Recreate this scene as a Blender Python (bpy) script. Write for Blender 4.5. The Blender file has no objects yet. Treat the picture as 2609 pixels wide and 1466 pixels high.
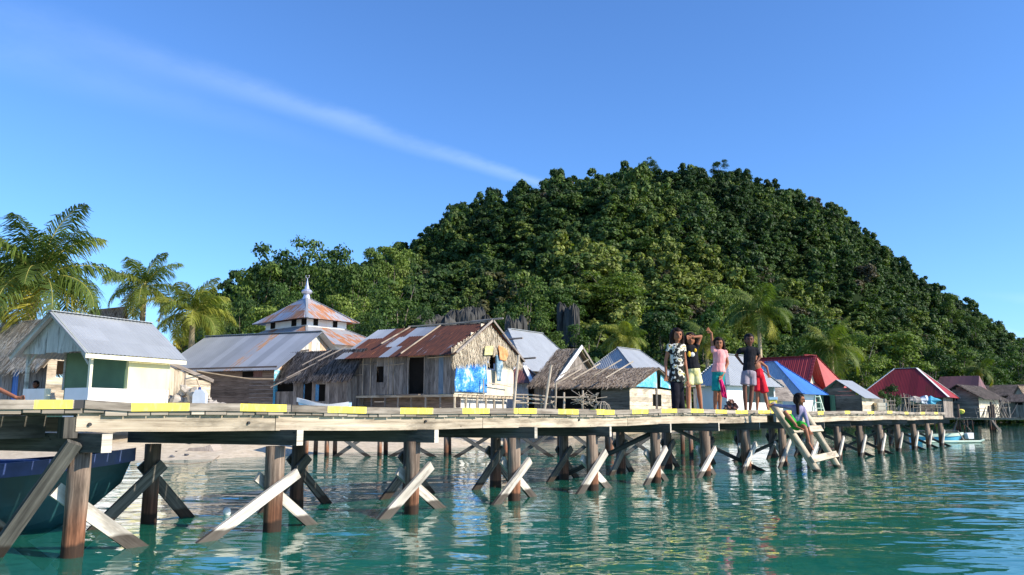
import bpy, math, random
import numpy as np
from mathutils import Vector, Matrix, noise
random.seed(7)
SC = bpy.context.scene
COL = SC.collection
rnd = random.random
def U(a, b): return a + (b - a) * random.random()

# ------------------------------------------------------------------ camera
F = 2029.0; CX = 1304.5; CY = 733.0; H = 1.25; PIT = math.atan((1056 - 733) / F)
cam_d = bpy.data.cameras.new('camera'); cam = bpy.data.objects.new('camera', cam_d); COL.objects.link(cam)
cam.location = (0, 0, H); cam.rotation_euler = (math.pi / 2 + PIT, 0, 0)
cam_d.sensor_width = 36; cam_d.lens = 36 * F / 2609; cam_d.clip_start = .1; cam_d.clip_end = 5000
SC.camera = cam

# ------------------------------------------------------------------ world, sun, exposure
SUN = Vector((.93, -.37, 0)).normalized(); ELEV = math.radians(29)
SUNV = Vector((SUN.x * math.cos(ELEV), SUN.y * math.cos(ELEV), math.sin(ELEV)))
w = bpy.data.worlds.new('World'); SC.world = w; w.use_nodes = True
nt = w.node_tree; nt.nodes.clear()
def N(nt, t, **k):
    n = nt.nodes.new(t)
    for a, b in k.items():
        if a == 'i':
            for q, v in b.items(): n.inputs[q].default_value = v
        else: setattr(n, a, b)
    return n
def L(nt, a, b): nt.links.new(a, b)
sky = N(nt, 'ShaderNodeTexSky', sky_type='NISHITA', sun_disc=False, sun_elevation=ELEV,
        sun_rotation=math.atan2(SUN.x, SUN.y), altitude=0, air_density=1.0, dust_density=.25, ozone_density=2.6)
tc = N(nt, 'ShaderNodeTexCoord')
sep = N(nt, 'ShaderNodeSeparateXYZ'); L(nt, tc.outputs['Generated'], sep.inputs[0])
# cirrus: a long thin streak on a great circle, broken up by noise
def dirpx(px, py):
    u = (px - CX) / F; v = (CY - py) / F
    return Vector((u, math.cos(PIT) - v * math.sin(PIT), math.sin(PIT) + v * math.cos(PIT))).normalized()
def streak(p0, p1, wid, amt, fade0, fade1):
    a = dirpx(*p0); b = dirpx(*p1); n = a.cross(b).normalized(); t = (b - a).normalized()
    ns = N(nt, 'ShaderNodeTexNoise', i={'Scale': 5., 'Detail': 7., 'Roughness': .65})
    mpp = N(nt, 'ShaderNodeMapping'); mpp.inputs['Scale'].default_value = (1, 1, 2.6); mpp.inputs['Rotation'].default_value = (0, .28, 0); L(nt, tc.outputs['Generated'], mpp.inputs[0]); L(nt, mpp.outputs[0], ns.inputs['Vector'])
    d = N(nt, 'ShaderNodeVectorMath', operation='DOT_PRODUCT'); L(nt, tc.outputs['Generated'], d.inputs[0]); d.inputs[1].default_value = n
    k = N(nt, 'ShaderNodeMath', operation='MULTIPLY_ADD', i={1: .026, 2: -.013}); L(nt, ns.outputs[0], k.inputs[0])
    s = N(nt, 'ShaderNodeMath', operation='ADD'); L(nt, d.outputs['Value'], s.inputs[0]); L(nt, k.outputs[0], s.inputs[1])
    ab = N(nt, 'ShaderNodeMath', operation='ABSOLUTE'); L(nt, s.outputs[0], ab.inputs[0])
    al = N(nt, 'ShaderNodeVectorMath', operation='DOT_PRODUCT'); L(nt, tc.outputs['Generated'], al.inputs[0]); al.inputs[1].default_value = t
    wv = N(nt, 'ShaderNodeMapRange', i={1: a.dot(t), 2: b.dot(t), 3: wid, 4: wid * .3}); L(nt, al.outputs['Value'], wv.inputs[0])
    m = N(nt, 'ShaderNodeMapRange', interpolation_type='SMOOTHSTEP', i={1: 0., 3: 1., 4: 0.}); L(nt, ab.outputs[0], m.inputs[0]); L(nt, wv.outputs[0], m.inputs[2])
    f = N(nt, 'ShaderNodeMapRange', interpolation_type='SMOOTHSTEP', i={1: a.dot(t) - .1, 2: b.dot(t), 3: fade0, 4: fade1}); L(nt, al.outputs['Value'], f.inputs[0])
    x = N(nt, 'ShaderNodeMath', operation='MULTIPLY'); L(nt, m.outputs[0], x.inputs[0]); L(nt, f.outputs[0], x.inputs[1])
    n2 = N(nt, 'ShaderNodeMapRange', i={1: .35, 2: .65, 3: .35 * amt, 4: 1.15 * amt}); L(nt, ns.outputs[0], n2.inputs[0])
    y = N(nt, 'ShaderNodeMath', operation='MULTIPLY'); L(nt, x.outputs[0], y.inputs[0]); L(nt, n2.outputs[0], y.inputs[1])
    return y
s1 = streak((80, 60), (1400, 478), .032, .16, .35, 1.); s2 = streak((200, 190), (1000, 430), .035, .07, 1., 0.)
s3 = streak((2700, 775), (2440, 745), .012, .4, 1., 0.)
ad = N(nt, 'ShaderNodeMath', operation='ADD'); L(nt, s1.outputs[0], ad.inputs[0]); L(nt, s2.outputs[0], ad.inputs[1])
ad2 = N(nt, 'ShaderNodeMath', operation='ADD', use_clamp=True); L(nt, ad.outputs[0], ad2.inputs[0]); L(nt, s3.outputs[0], ad2.inputs[1])
tint = N(nt, 'ShaderNodeMix', data_type='RGBA', blend_type='MULTIPLY', i={0: 1.}); L(nt, sky.outputs[0], tint.inputs[6]); tint.inputs[7].default_value = (.62, .94, 1.36, 1)
mx = N(nt, 'ShaderNodeMix', data_type='RGBA'); L(nt, ad2.outputs[0], mx.inputs[0]); L(nt, tint.outputs[2], mx.inputs[6]); mx.inputs[7].default_value = (6.2, 7.4, 8.6, 1)
bg = N(nt, 'ShaderNodeBackground', i={1: .12}); L(nt, mx.outputs[2], bg.inputs[0])
wo = N(nt, 'ShaderNodeOutputWorld'); L(nt, bg.outputs[0], wo.inputs[0])
sd = bpy.data.lights.new('sun', 'SUN'); sd.energy = 4.6; sd.angle = math.radians(.5); sd.color = (1, .9, .76)
so = bpy.data.objects.new('sun', sd); COL.objects.link(so); so.rotation_euler = (-SUNV).to_track_quat('-Z', 'Y').to_euler()
SC.view_settings.view_transform = 'Standard'; SC.view_settings.look = 'None'; SC.view_settings.exposure = .62; SC.view_settings.gamma = 1
SC.cycles.transparent_max_bounces = 12; SC.cycles.max_bounces = 6

# ------------------------------------------------------------------ places: a photo pixel at a real distance
def ray(px, py):
    u = (px - CX) / F; v = (CY - py) / F
    return Vector((u, math.cos(PIT) - v * math.sin(PIT), math.sin(PIT) + v * math.cos(PIT)))
def P(px, py, Y):
    r = ray(px, py); return Vector((0, 0, H)) + r * (Y / r.y)
def G(px, py, z=0.):
    r = ray(px, py); return Vector((0, 0, H)) + r * ((z - H) / r.z)
def ZY(py, Y): return P(CX, py, Y).z
def V2(x, y): return Vector((x, y))
def isect(A, d, px, py=960):
    r = ray(px, py); s = -(A.x * r.y - A.y * r.x) / (d.x * r.y - d.y * r.x); return s

# ------------------------------------------------------------------ mesh builder
ORG = {}
def tag(o, label=None, cat=None, group=None, kind=None):
    if label: o['label'] = label
    if cat: o['category'] = cat
    if group: o['group'] = group
    if kind: o['kind'] = kind
    return o
def thing(name, loc, label, cat, group=None):
    o = bpy.data.objects.new(name, None); COL.objects.link(o); o.location = loc; o.empty_display_size = .3
    ORG[o.name] = Vector(loc); return tag(o, label, cat, group)
class MB:
    def __init__(s): s.v = []; s.f = []; s.uv = []; s.fa = []; s.m = []
    def face(s, pts, uv=None, fa=(.5, 0, 0), m=0):
        n = len(s.v); s.v += [tuple(p) for p in pts]; s.f.append(tuple(range(n, n + len(pts))))
        s.uv += uv if uv else [(0, 0)] * len(pts); s.fa.append(fa); s.m.append(m)
    def box(s, c, ax, ay, az, fa=None, m=0):          # centre, three half-vectors; grain runs along ax
        c = Vector(c); ax = Vector(ax); ay = Vector(ay); az = Vector(az)
        fa = fa or (rnd(), rnd(), rnd()); n = len(s.v)
        for i in (-1, 1):
            for j in (-1, 1):
                for k in (-1, 1): s.v.append(tuple(c + ax * i + ay * j + az * k))
        lx, ly, lz = ax.length, ay.length, az.length; ou, ov = rnd() * 50, rnd() * 50
        F6 = [((0, 1, 3, 2), 'x'), ((4, 6, 7, 5), 'x'), ((0, 4, 5, 1), 'y'), ((2, 3, 7, 6), 'y'), ((0, 2, 6, 4), 'z'), ((1, 5, 7, 3), 'z')]
        flip = ax.cross(ay).dot(az) < 0
        for q, t in F6:
            if flip: q = q[::-1]
            s.f.append(tuple(n + a for a in q)); s.fa.append(fa); s.m.append(m)
            for a in q:
                i = 1 if a & 4 else -1; j = 1 if a & 2 else -1; k = 1 if a & 1 else -1
                s.uv.append({'x': (ou + j * ly * .2, ov + k * lz), 'y': (ou + i * lx, ov + k * lz), 'z': (ou + i * lx, ov + j * ly)}[t])
    def beam(s, p0, p1, w, t, up=(0, 0, 1), fa=None, m=0, ext=0):   # w measured along 'up'-ish, t the other way
        p0 = Vector(p0); p1 = Vector(p1); d = (p1 - p0); l = d.length; d.normalize(); up = Vector(up)
        side = d.cross(up)
        if side.length < 1e-4: side = d.cross(Vector((1, 0, 0)))
        side.normalize(); u2 = side.cross(d).normalized()
        s.box((p0 + p1) / 2, d * (l / 2 + ext), side * t / 2, u2 * w / 2, fa, m)
    def tube(s, pts, rad, n=8, fa=None, m=0, cap=True, squash=1., wob=0):
        pts = [Vector(p) for p in pts]; fa = fa or (rnd(), rnd(), rnd()); rings = []; l = 0; ou = rnd() * 30
        if not hasattr(rad, '__len__'): rad = [rad] * len(pts)
        ref = Vector((0, 0, 1)) if abs((pts[-1] - pts[0]).normalized().z) < .9 else Vector((1, 0, 0))
        for i, p in enumerate(pts):
            d = (pts[min(i + 1, len(pts) - 1)] - pts[max(i - 1, 0)]).normalized()
            a = d.cross(ref).normalized(); b = a.cross(d).normalized()
            if i: l += (p - pts[i - 1]).length
            base = len(s.v)
            for k in range(n):
                t = 2 * math.pi * k / n; r = rad[i] * (1 + (wob * noise.noise(Vector((math.cos(t) * 1.3, math.sin(t) * 1.3, l * 1.5 + ou))) if wob else 0))
                s.v.append(tuple(p + a * math.cos(t) * r + b * math.sin(t) * r * squash))
            rings.append((base, l, rad[i]))
        for i in range(len(rings) - 1):
            b0, l0, r0 = rings[i]; b1, l1, r1 = rings[i + 1]
            for k in range(n):
                k2 = (k + 1) % n
                s.f.append((b0 + k, b1 + k, b1 + k2, b0 + k2)); s.fa.append(fa); s.m.append(m)
                c = 2 * math.pi * r0 / n
                s.uv += [(ou + l0, k * c), (ou + l1, k * c), (ou + l1, (k + 1) * c), (ou + l0, (k + 1) * c)]
        if cap:
            for (b, l, r), rev in ((rings[0], 0), (rings[-1], 1)):
                q = tuple(range(b, b + n)); s.f.append(q[::-1] if rev else q); s.fa.append(fa); s.m.append(m); s.uv += [(ou, k * .01) for k in range(n)]
    def ell(s, c, r, n=10, k=7, fa=None, m=0, jit=0):
        c = Vector(c); fa = fa or (rnd(), rnd(), rnd()); r = r if hasattr(r, '__len__') else (r, r, r); b = len(s.v)
        for i in range(k + 1):
            ph = math.pi * i / k
            for j in range(n):
                t = 2 * math.pi * j / n; q = 1 + (jit * noise.noise(c * 3 + Vector((math.sin(ph) * math.cos(t), math.sin(ph) * math.sin(t), math.cos(ph))) * 1.7) if jit else 0)
                s.v.append((c.x + r[0] * math.sin(ph) * math.cos(t) * q, c.y + r[1] * math.sin(ph) * math.sin(t) * q, c.z + r[2] * math.cos(ph) * q))
        for i in range(k):
            for j in range(n):
                j2 = (j + 1) % n; s.f.append((b + i * n + j, b + (i + 1) * n + j, b + (i + 1) * n + j2, b + i * n + j2)); s.fa.append(fa); s.m.append(m)
                s.uv += [(j / n, i / k), (j / n, (i + 1) / k), ((j + 1) / n, (i + 1) / k), ((j + 1) / n, i / k)]
    def prism(s, poly, off, fa=None, m=0):            # flat polygon (3D points) extruded by off
        poly = [Vector(p) for p in poly]; off = Vector(off); fa = fa or (rnd(), rnd(), rnd()); n = len(s.v); k = len(poly)
        s.v += [tuple(p) for p in poly] + [tuple(p + off) for p in poly]
        e = (poly[1] - poly[0]).normalized(); nr = e.cross(poly[2] - poly[0]).normalized(); g = nr.cross(e); ou = rnd() * 50; ov = rnd() * 50
        uvp = [(ou + (p - poly[0]).dot(g), ov + (p - poly[0]).dot(e)) for p in poly]
        s.f.append(tuple(range(k))[::-1]); s.uv += uvp[::-1]; s.f.append(tuple(range(n + k, n + 2 * k))); s.f[-2] = tuple(n + i for i in range(k))[::-1]; s.uv += uvp
        s.fa += [fa, fa]; s.m += [m, m]
        for i in range(k):
            j = (i + 1) % k; s.f.append((n + i, n + j, n + k + j, n + k + i)); s.uv += [uvp[i], uvp[j], uvp[j], uvp[i]]; s.fa.append(fa); s.m.append(m)
    def build(s, name, mats, parent=None, smooth=False, label=None):
        me = bpy.data.meshes.new(name); org = Vector((0, 0, 0)); o = bpy.data.objects.new(name, me)
        if parent is not None: org = ORG[parent.name]; o.parent = parent
        v = np.array(s.v, dtype=np.float32).reshape(-1, 3) - np.array(org, dtype=np.float32)
        me.from_pydata(v.tolist(), [], s.f)
        uv = me.uv_layers.new(name='UVMap'); uv.data.foreach_set('uv', np.array(s.uv, dtype=np.float32).ravel())
        at = me.attributes.new('fa', 'FLOAT_COLOR', 'FACE'); a = np.ones((len(s.f), 4), dtype=np.float32); a[:, :3] = np.array(s.fa, dtype=np.float32).reshape(-1, 3); at.data.foreach_set('color', a.ravel())
        for mt in (mats if isinstance(mats, (list, tuple)) else [mats]): me.materials.append(mt)
        me.polygons.foreach_set('material_index', np.array(s.m, dtype=np.int32))
        if smooth: me.polygons.foreach_set('use_smooth', np.ones(len(s.f), dtype=bool))
        me.update(); COL.objects.link(o); ORG[o.name] = org if parent is not None else Vector((0, 0, 0))
        if label: o['label'] = label
        return o

# ------------------------------------------------------------------ materials
def newmat(name):
    m = bpy.data.materials.new(name); m.use_nodes = True; nt = m.node_tree
    return m, nt, nt.nodes['Principled BSDF']
def ramp(nt, src, stops):
    r = N(nt, 'ShaderNodeValToRGB'); el = r.color_ramp.elements
    while len(el) < len(stops): el.new(.5)
    for e, (p, c) in zip(el, stops): e.position = p; e.color = (*c, 1)
    L(nt, src, r.inputs[0]); return r.outputs[0]
def mul(nt, a, b, f=1.):
    m = N(nt, 'ShaderNodeMix', data_type='RGBA', blend_type='MULTIPLY', i={0: f}); L(nt, a, m.inputs[6])
    if isinstance(b, tuple): m.inputs[7].default_value = b
    else: L(nt, b, m.inputs[7])
    return m.outputs[2]
def mixc(nt, f, a, b):
    m = N(nt, 'ShaderNodeMix', data_type='RGBA')
    L(nt, f, m.inputs[0]) if not isinstance(f, float) else setattr(m.inputs[0], 'default_value', f)
    for s, i in ((a, 6), (b, 7)):
        if isinstance(s, tuple): m.inputs[i].default_value = (*s[:3], 1)
        else: L(nt, s, m.inputs[i])
    return m.outputs[2]
def uvnoise(nt, sx, sy, det=4., rough=.6, sc=1.):
    t = N(nt, 'ShaderNodeTexCoord'); mp = N(nt, 'ShaderNodeMapping'); mp.inputs['Scale'].default_value = (sx, sy, 1)
    L(nt, t.outputs['UV'], mp.inputs[0]); n = N(nt, 'ShaderNodeTexNoise', i={'Scale': sc, 'Detail': det, 'Roughness': rough}); L(nt, mp.outputs[0], n.inputs['Vector']); return n.outputs[0]
def objnoise(nt, sc, det=4., stretch=(1, 1, 1), rough=.55):
    t = N(nt, 'ShaderNodeTexCoord'); mp = N(nt, 'ShaderNodeMapping'); mp.inputs['Scale'].default_value = stretch
    L(nt, t.outputs['Object'], mp.inputs[0]); n = N(nt, 'ShaderNodeTexNoise', i={'Scale': sc, 'Detail': det, 'Roughness': rough}); L(nt, mp.outputs[0], n.inputs['Vector']); return n.outputs[0]
def attr(nt, name='fa'):
    a = N(nt, 'ShaderNodeAttribute', attribute_name=name); s = N(nt, 'ShaderNodeSeparateColor'); L(nt, a.outputs['Color'], s.inputs[0]); return s.outputs
def mr(nt, src, a, b, c, d, sm=False):
    m = N(nt, 'ShaderNodeMapRange', i={1: a, 2: b, 3: c, 4: d})
    if sm: m.interpolation_type = 'SMOOTHSTEP'
    L(nt, src, m.inputs[0]); return m.outputs[0]
def grey(nt, v):
    c = N(nt, 'ShaderNodeCombineColor'); [L(nt, v, c.inputs[i]) for i in range(3)]; return c.outputs[0]
def bump(nt, b, src, st, dist=.02):
    n = N(nt, 'ShaderNodeBump', i={'Strength': st, 'Distance': dist}); L(nt, src, n.inputs['Height']); L(nt, n.outputs[0], b.inputs['Normal'])
def wood(name, c1, c2, c3=None, var=.35, tide=None, rough=.85, patch=None):
    m, nt, b = newmat(name); c3 = c3 or tuple(x * .35 for x in c1)
    n1 = uvnoise(nt, 1.3, 26, 5, .65); n2 = uvnoise(nt, 1.2, 3.5, 4, .6)
    col = ramp(nt, n1, [(.25, c3), (.42, c1), (.68, c2)])
    col = mul(nt, col, grey(nt, mr(nt, n2, .3, .7, .72, 1.15)))
    n4 = uvnoise(nt, .8, 3., 5, .7); col = mul(nt, col, grey(nt, mr(nt, n4, .36, .5, .55, 1., True))); n5 = uvnoise(nt, 7, 11, 2, .5); col = mul(nt, col, grey(nt, mr(nt, n5, .72, .76, 1., .3)))
    a = attr(nt); col = mul(nt, col, grey(nt, mr(nt, a[0], 0, 1, 1 - var, 1 + var * .6)))
    if patch: col = mixc(nt, mr(nt, a[1], .86, .88, 0, .55), col, patch)
    if tide:
        g = N(nt, 'ShaderNodeNewGeometry'); sp = N(nt, 'ShaderNodeSeparateXYZ'); L(nt, g.outputs['Position'], sp.inputs[0])
        z = N(nt, 'ShaderNodeMath', operation='MULTIPLY_ADD', i={1: .12}); L(nt, n2, z.inputs[0]); L(nt, sp.outputs[2], z.inputs[2])
        if tide[1]: col = mixc(nt, mr(nt, z.outputs[0], .25, .62, .9, 0, True), col, mul(nt, col, (*tide[1], 1)))
        col = mixc(nt, mr(nt, z.outputs[0], tide[0], tide[0] + .03, .88, 0), col, (.025, .017, .012))
    L(nt, col, b.inputs['Base Color']); b.inputs['Roughness'].default_value = rough; b.inputs['Specular IOR Level'].default_value = .25
    bump(nt, b, n1, .5, .012); return m
def plain(name, c, rough=.7, var=.15, sc=3., metal=0., spec=.4, dirt=None, bmp=.0, stretch=(1, 1, 1)):
    m, nt, b = newmat(name); n = objnoise(nt, sc, 5, stretch)
    col = mixc(nt, mr(nt, n, .3, .7, 0, 1), tuple(x * (1 - var) for x in c), tuple(min(1, x * (1 + var)) for x in c))
    if dirt:
        n2 = objnoise(nt, sc * .6, 6, (1, 1, .35), .7); col = mixc(nt, mr(nt, n2, .5, .72, 0, .8), col, dirt)
    L(nt, col, b.inputs['Base Color']); b.inputs['Roughness'].default_value = rough; b.inputs['Metallic'].default_value = metal; b.inputs['Specular IOR Level'].default_value = spec
    if bmp: bump(nt, b, n, bmp, .02)
    return m
def metal(name, base, rust_amt=.0, c_r1=(.30, .10, .035), c_r2=(.10, .035, .02), spec=.5, met=.25, pitch=.14, bright=None, sheetv=.12, rough=.42):
    # corrugated sheet; uv.x runs along the ridge (metres), uv.y down the slope
    m, nt, b = newmat(name); a = attr(nt)
    n1 = uvnoise(nt, 5, .5, 5, .7); n2 = uvnoise(nt, 1.0, .7, 5, .65); n3 = uvnoise(nt, 14, 1.2, 3, .6)
    col = mul(nt, ramp(nt, n2, [(.3, tuple(x * .82 for x in base)), (.7, base)]), grey(nt, mr(nt, a[0], 0, 1, 1 - sheetv, 1 + sheetv * .5)))
    r = ramp(nt, n3, [(.3, c_r2), (.62, c_r1), (.8, bright or c_r1)])
    k = N(nt, 'ShaderNodeMath', operation='ADD'); L(nt, n1, k.inputs[0]); q = mr(nt, a[1], 0, 1, -.6, .2); L(nt, q, k.inputs[1])
    k2 = N(nt, 'ShaderNodeMath', operation='MULTIPLY_ADD', i={1: .5}); L(nt, n2, k2.inputs[0]); L(nt, k.outputs[0], k2.inputs[2])
    f = mr(nt, k2.outputs[0], .95 - rust_amt, 1.1 - rust_amt, 0, 1, True)
    col = mixc(nt, f, col, r)
    t = N(nt, 'ShaderNodeTexCoord'); sp = N(nt, 'ShaderNodeSeparateXYZ'); L(nt, t.outputs['UV'], sp.inputs[0])
    s = N(nt, 'ShaderNodeMath', operation='MULTIPLY', i={1: 2 * math.pi / pitch}); L(nt, sp.outputs[0], s.inputs[0]); sn = N(nt, 'ShaderNodeMath', operation='SINE'); L(nt, s.outputs[0], sn.inputs[0])
    L(nt, col, b.inputs['Base Color']); bump(nt, b, sn.outputs[0], 1., .012)
    L(nt, mr(nt, f, 0, 1, met, 0.), b.inputs['Metallic']); L(nt, mr(nt, f, 0, 1, rough, .9), b.inputs['Roughness']); b.inputs['Specular IOR Level'].default_value = spec
    return m
def straw(name, c1, c2, c3):
    m, nt, b = newmat(name); a = attr(nt); n = objnoise(nt, .9, 5, rough=.7)
    col = ramp(nt, a[0], [(0, c3), (.35, c1), (1, c2)]); col = mul(nt, col, grey(nt, mr(nt, n, .3, .7, .65, 1.2)))
    L(nt, col, b.inputs['Base Color']); b.inputs['Roughness'].default_value = .95; b.inputs['Specular IOR Level'].default_value = .1; return m
def foliage(name, stops, use_obj=True, trans=.25, leafv=(.6, 1.35)):
    m, nt, b = newmat(name); a = attr(nt)
    src = a[1]
    if use_obj is None: ia = N(nt, 'ShaderNodeAttribute', attribute_name='tone', attribute_type='INSTANCER'); src = ia.outputs['Fac']
    elif use_obj: oi = N(nt, 'ShaderNodeObjectInfo'); src = oi.outputs['Random']
    col = ramp(nt, src, stops); col = mul(nt, col, grey(nt, mr(nt, a[0], 0, 1, *leafv)))
    L(nt, col, b.inputs['Base Color']); b.inputs['Roughness'].default_value = .6; b.inputs['Specular IOR Level'].default_value = .25
    tr = N(nt, 'ShaderNodeBsdfTranslucent'); L(nt, mul(nt, col, (1.3, 1.5, .5, 1)), tr.inputs[0]); ms = N(nt, 'ShaderNodeMixShader', i={0: trans})
    L(nt, b.outputs[0], ms.inputs[1]); L(nt, tr.outputs[0], ms.inputs[2]); L(nt, ms.outputs[0], nt.nodes['Material Output'].inputs[0]); return m

M = {}
M['pier'] = wood('pier_timber', (.30, .25, .195), (.52, .455, .37), (.16, .12, .09))
M['stringer'] = wood('stringer_timber', (.43, .35, .25), (.63, .54, .41), (.17, .12, .085), var=.2)
M['cap'] = wood('cap_timber_shade_tone', (.085, .078, .065), (.16, .145, .12), (.03, .027, .024))  # shade under the deck is put into this timber colour
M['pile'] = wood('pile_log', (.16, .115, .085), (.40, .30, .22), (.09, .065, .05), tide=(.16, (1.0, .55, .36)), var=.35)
M['pile_back'] = wood('pile_log_shade_tone', (.10, .075, .06), (.22, .16, .12), (.035, .026, .02), tide=(.16, (1., .55, .42)), var=.3)  # back-row log, deck shade put into its colour; the tide stain is its own
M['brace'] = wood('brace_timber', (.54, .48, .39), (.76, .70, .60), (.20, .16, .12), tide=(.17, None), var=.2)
M['brace_shade_tone'] = wood('brace_timber_shade_tone', (.085, .08, .07), (.19, .18, .155), (.03, .027, .024), tide=(.15, None), var=.4)  # brace timber with the shade below the deck painted into its colour
M['ladder'] = wood('ladder_timber', (.46, .37, .26), (.66, .56, .42), (.35, .25, .15), tide=(.1, None), var=.1)
M['grey'] = wood('grey_planks', (.20, .18, .16), (.36, .33, .30), (.06, .05, .045), patch=(.08, .20, .32))
M['grey2'] = wood('grey_planks_plain', (.24, .20, .17), (.40, .35, .30), (.07, .06, .05))
M['brown'] = wood('brown_planks', (.20, .145, .11), (.33, .25, .20), (.06, .045, .035))
M['pale'] = wood('pale_planks', (.55, .45, .32), (.74, .64, .48), (.25, .18, .12), var=.25)
M['cream'] = plain('cream_boards', (.72, .63, .47), .8, .1, 2, dirt=(.55, .42, .25))
M['stick'] = wood('sticks', (.42, .34, .25), (.62, .52, .40), (.2, .15, .1))
M['dark'] = plain('dark_opening', (.012, .011, .010), .95, .3, 3, spec=.1)
M['straw'] = straw('thatch', (.33, .25, .18), (.56, .45, .32), (.09, .065, .045))
M['straw_light'] = straw('thatch_pale', (.50, .42, .31), (.74, .65, .50), (.20, .15, .10))
M['straw_dark'] = straw('thatch_dark', (.13, .11, .10), (.28, .24, .21), (.03, .026, .024))
M['zinc'] = metal('zinc_sheet', (.47, .49, .51), .04, c_r1=(.50, .26, .12), c_r2=(.36, .17, .08), sheetv=.22)
M['zinc2'] = metal('zinc_sheet_plain', (.43, .45, .46), -.3, sheetv=.05)
M['zinc_rusty'] = metal('zinc_rust_streaks', (.52, .53, .56), .21, c_r1=(.50, .22, .10), c_r2=(.24, .10, .05))
M['rust'] = metal('rusty_sheet', (.46, .49, .52), .40, c_r1=(.15, .042, .018), c_r2=(.035, .012, .008), bright=(.58, .21, .06), met=.2, sheetv=.3)
M['palered'] = metal('pale_red_sheet', (.48, .10, .09), .06, c_r1=(.40, .12, .09), c_r2=(.32, .06, .05), spec=.35, met=0., sheetv=.22, rough=.55)
M['red'] = metal('red_sheet', (.33, .03, .032), .06, c_r1=(.22, .045, .03), c_r2=(.14, .03, .025), spec=.35, met=0., sheetv=.22, rough=.55)
M['redtile'] = metal('dark_red_tile', (.30, .03, .03), -.4, met=0., sheetv=.06, pitch=.3)
M['blueroof'] = metal('blue_sheet', (.05, .20, .60), .03, c_r1=(.10, .25, .55), c_r2=(.06, .15, .40), met=0., sheetv=.2, rough=.55)
M['bluezinc'] = metal('blue_grey_sheet', (.40, .48, .56), .12, c_r1=(.74, .76, .78), c_r2=(.20, .30, .44), met=.05, sheetv=.2, rough=.6)
M['oldred'] = metal('old_brown_red_sheet', (.22, .09, .07), .1, met=0., sheetv=.3)
M['white'] = plain('white_paint', (.78, .77, .74), .6, .04, 1.2, dirt=(.62, .58, .5))
M['yellowwall'] = plain('pale_yellow_wall', (.78, .74, .42), .65, .05, .8, dirt=(.78, .66, .30))
M['greenwall'] = plain('green_wall', (.12, .22, .12), .7, .12, 2.)
M['palegreen'] = wood('pale_green_boards', (.42, .44, .38), (.52, .54, .47), (.25, .26, .2), var=.15)
M['trim'] = plain('cream_trim', (.74, .70, .50), .6, .06, 3.)
M['yellow'] = plain('yellow_paint', (.90, .72, .08), .6, .08, 22., dirt=(.50, .44, .30))
M['black'] = plain('black_paint', (.02, .02, .022), .6, .2)
M['whitegable'] = wood('white_rust_boards', (.62, .60, .54), (.78, .76, .70), (.4, .3, .22), var=.12, patch=(.62, .30, .10))
M['tarp'] = None
def tarp(name, c1, c2, c3):
    m, nt, b = newmat(name); n = objnoise(nt, 1.6, 6, rough=.7); n2 = objnoise(nt, 4, 6, (1, 1, 2.), .6)
    L(nt, ramp(nt, n, [(.42, c1), (.54, c2), (.64, c3)]), b.inputs['Base Color']); b.inputs['Roughness'].default_value = .35; bump(nt, b, n2, 1., .12); return m
M['tarp'] = tarp('blue_white_tarp', (.01, .17, .62), (.06, .34, .74), (.72, .80, .86))
M['tarp2'] = tarp('turquoise_tarp', (.10, .48, .72), (.22, .60, .78), (.62, .82, .86))
M['rock'] = plain('grey_rock', (.10, .10, .105), .9, .5, 1.5, bmp=1.)
M['karst'] = plain('karst_rock', (.06, .058, .052), .95, .75, 1.4, bmp=1., stretch=(1, 1, .25))
M['pebble'] = plain('pale_stone', (.42, .37, .31), .9, .35, 4., bmp=.6)
M['jerry'] = plain('pale_plastic', (.55, .60, .66), .4, .1)
M['hull'] = plain('teal_hull', (.015, .075, .085), .55, .4, 1.5, dirt=(.03, .06, .055), stretch=(1, 1, 2))
M['hullblue'] = plain('blue_gunwale', (.03, .06, .20), .55, .35, 4., dirt=(.05, .08, .12))
M['boatturq'] = plain('turquoise_boat', (.10, .45, .62), .45, .2, 2.)
M['boatpale'] = plain('pale_green_boat', (.60, .70, .52), .5, .1, 2.)
M['boatpaleblue'] = plain('pale_blue_paint', (.35, .55, .68), .6, .35, 3.)
M['foam'] = plain('white_foam', (.85, .85, .83), .6, .05)
M['rope'] = plain('rope', (.25, .2, .14), .9, .2)
M['bark'] = wood('bark', (.20, .16, .12), (.34, .29, .23), (.07, .055, .04))
M['palmtrunk'] = wood('palm_trunk', (.42, .33, .20), (.58, .48, .30), (.2, .15, .09))
M['palmstem'] = plain('frond_stem', (.36, .32, .08), .5, .2)
M['leaf'] = foliage('broad_leaf', [(0, (.032, .070, .016)), (.35, (.055, .105, .020)), (.62, (.09, .145, .028)), (.85, (.14, .20, .035)), (1, (.18, .24, .045))])
M['forest'] = foliage('forest_leaf', [(0, (.026, .056, .016)), (.35, (.055, .10, .024)), (.62, (.105, .155, .034)), (.86, (.20, .23, .05)), (.9, (.09, .085, .04)), (1, (.10, .085, .055))], use_obj=None, leafv=(.5, 1.45))
M['palmleaf'] = foliage('palm_leaf', [(0, (.06, .10, .022)), (.5, (.11, .155, .03)), (.8, (.24, .25, .04)), (1, (.42, .35, .05))], use_obj=False, trans=.35, leafv=(.65, 1.4))
M['skin'] = plain('brown_skin', (.34, .135, .07), .55, .08, 9., spec=.2)
M['skin_dark'] = plain('dark_brown_skin', (.15, .060, .035), .5, .08, 9., spec=.25)
M['hair'] = plain('black_hair', (.010, .007, .006), .6, .3, 30., spec=.12)
M['hair_b'] = plain('dark_brown_hair', (.020, .009, .006), .6, .3, 30., spec=.12)
M['eye'] = plain('dark_eye', (.01, .008, .007), .2, .0)
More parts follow.
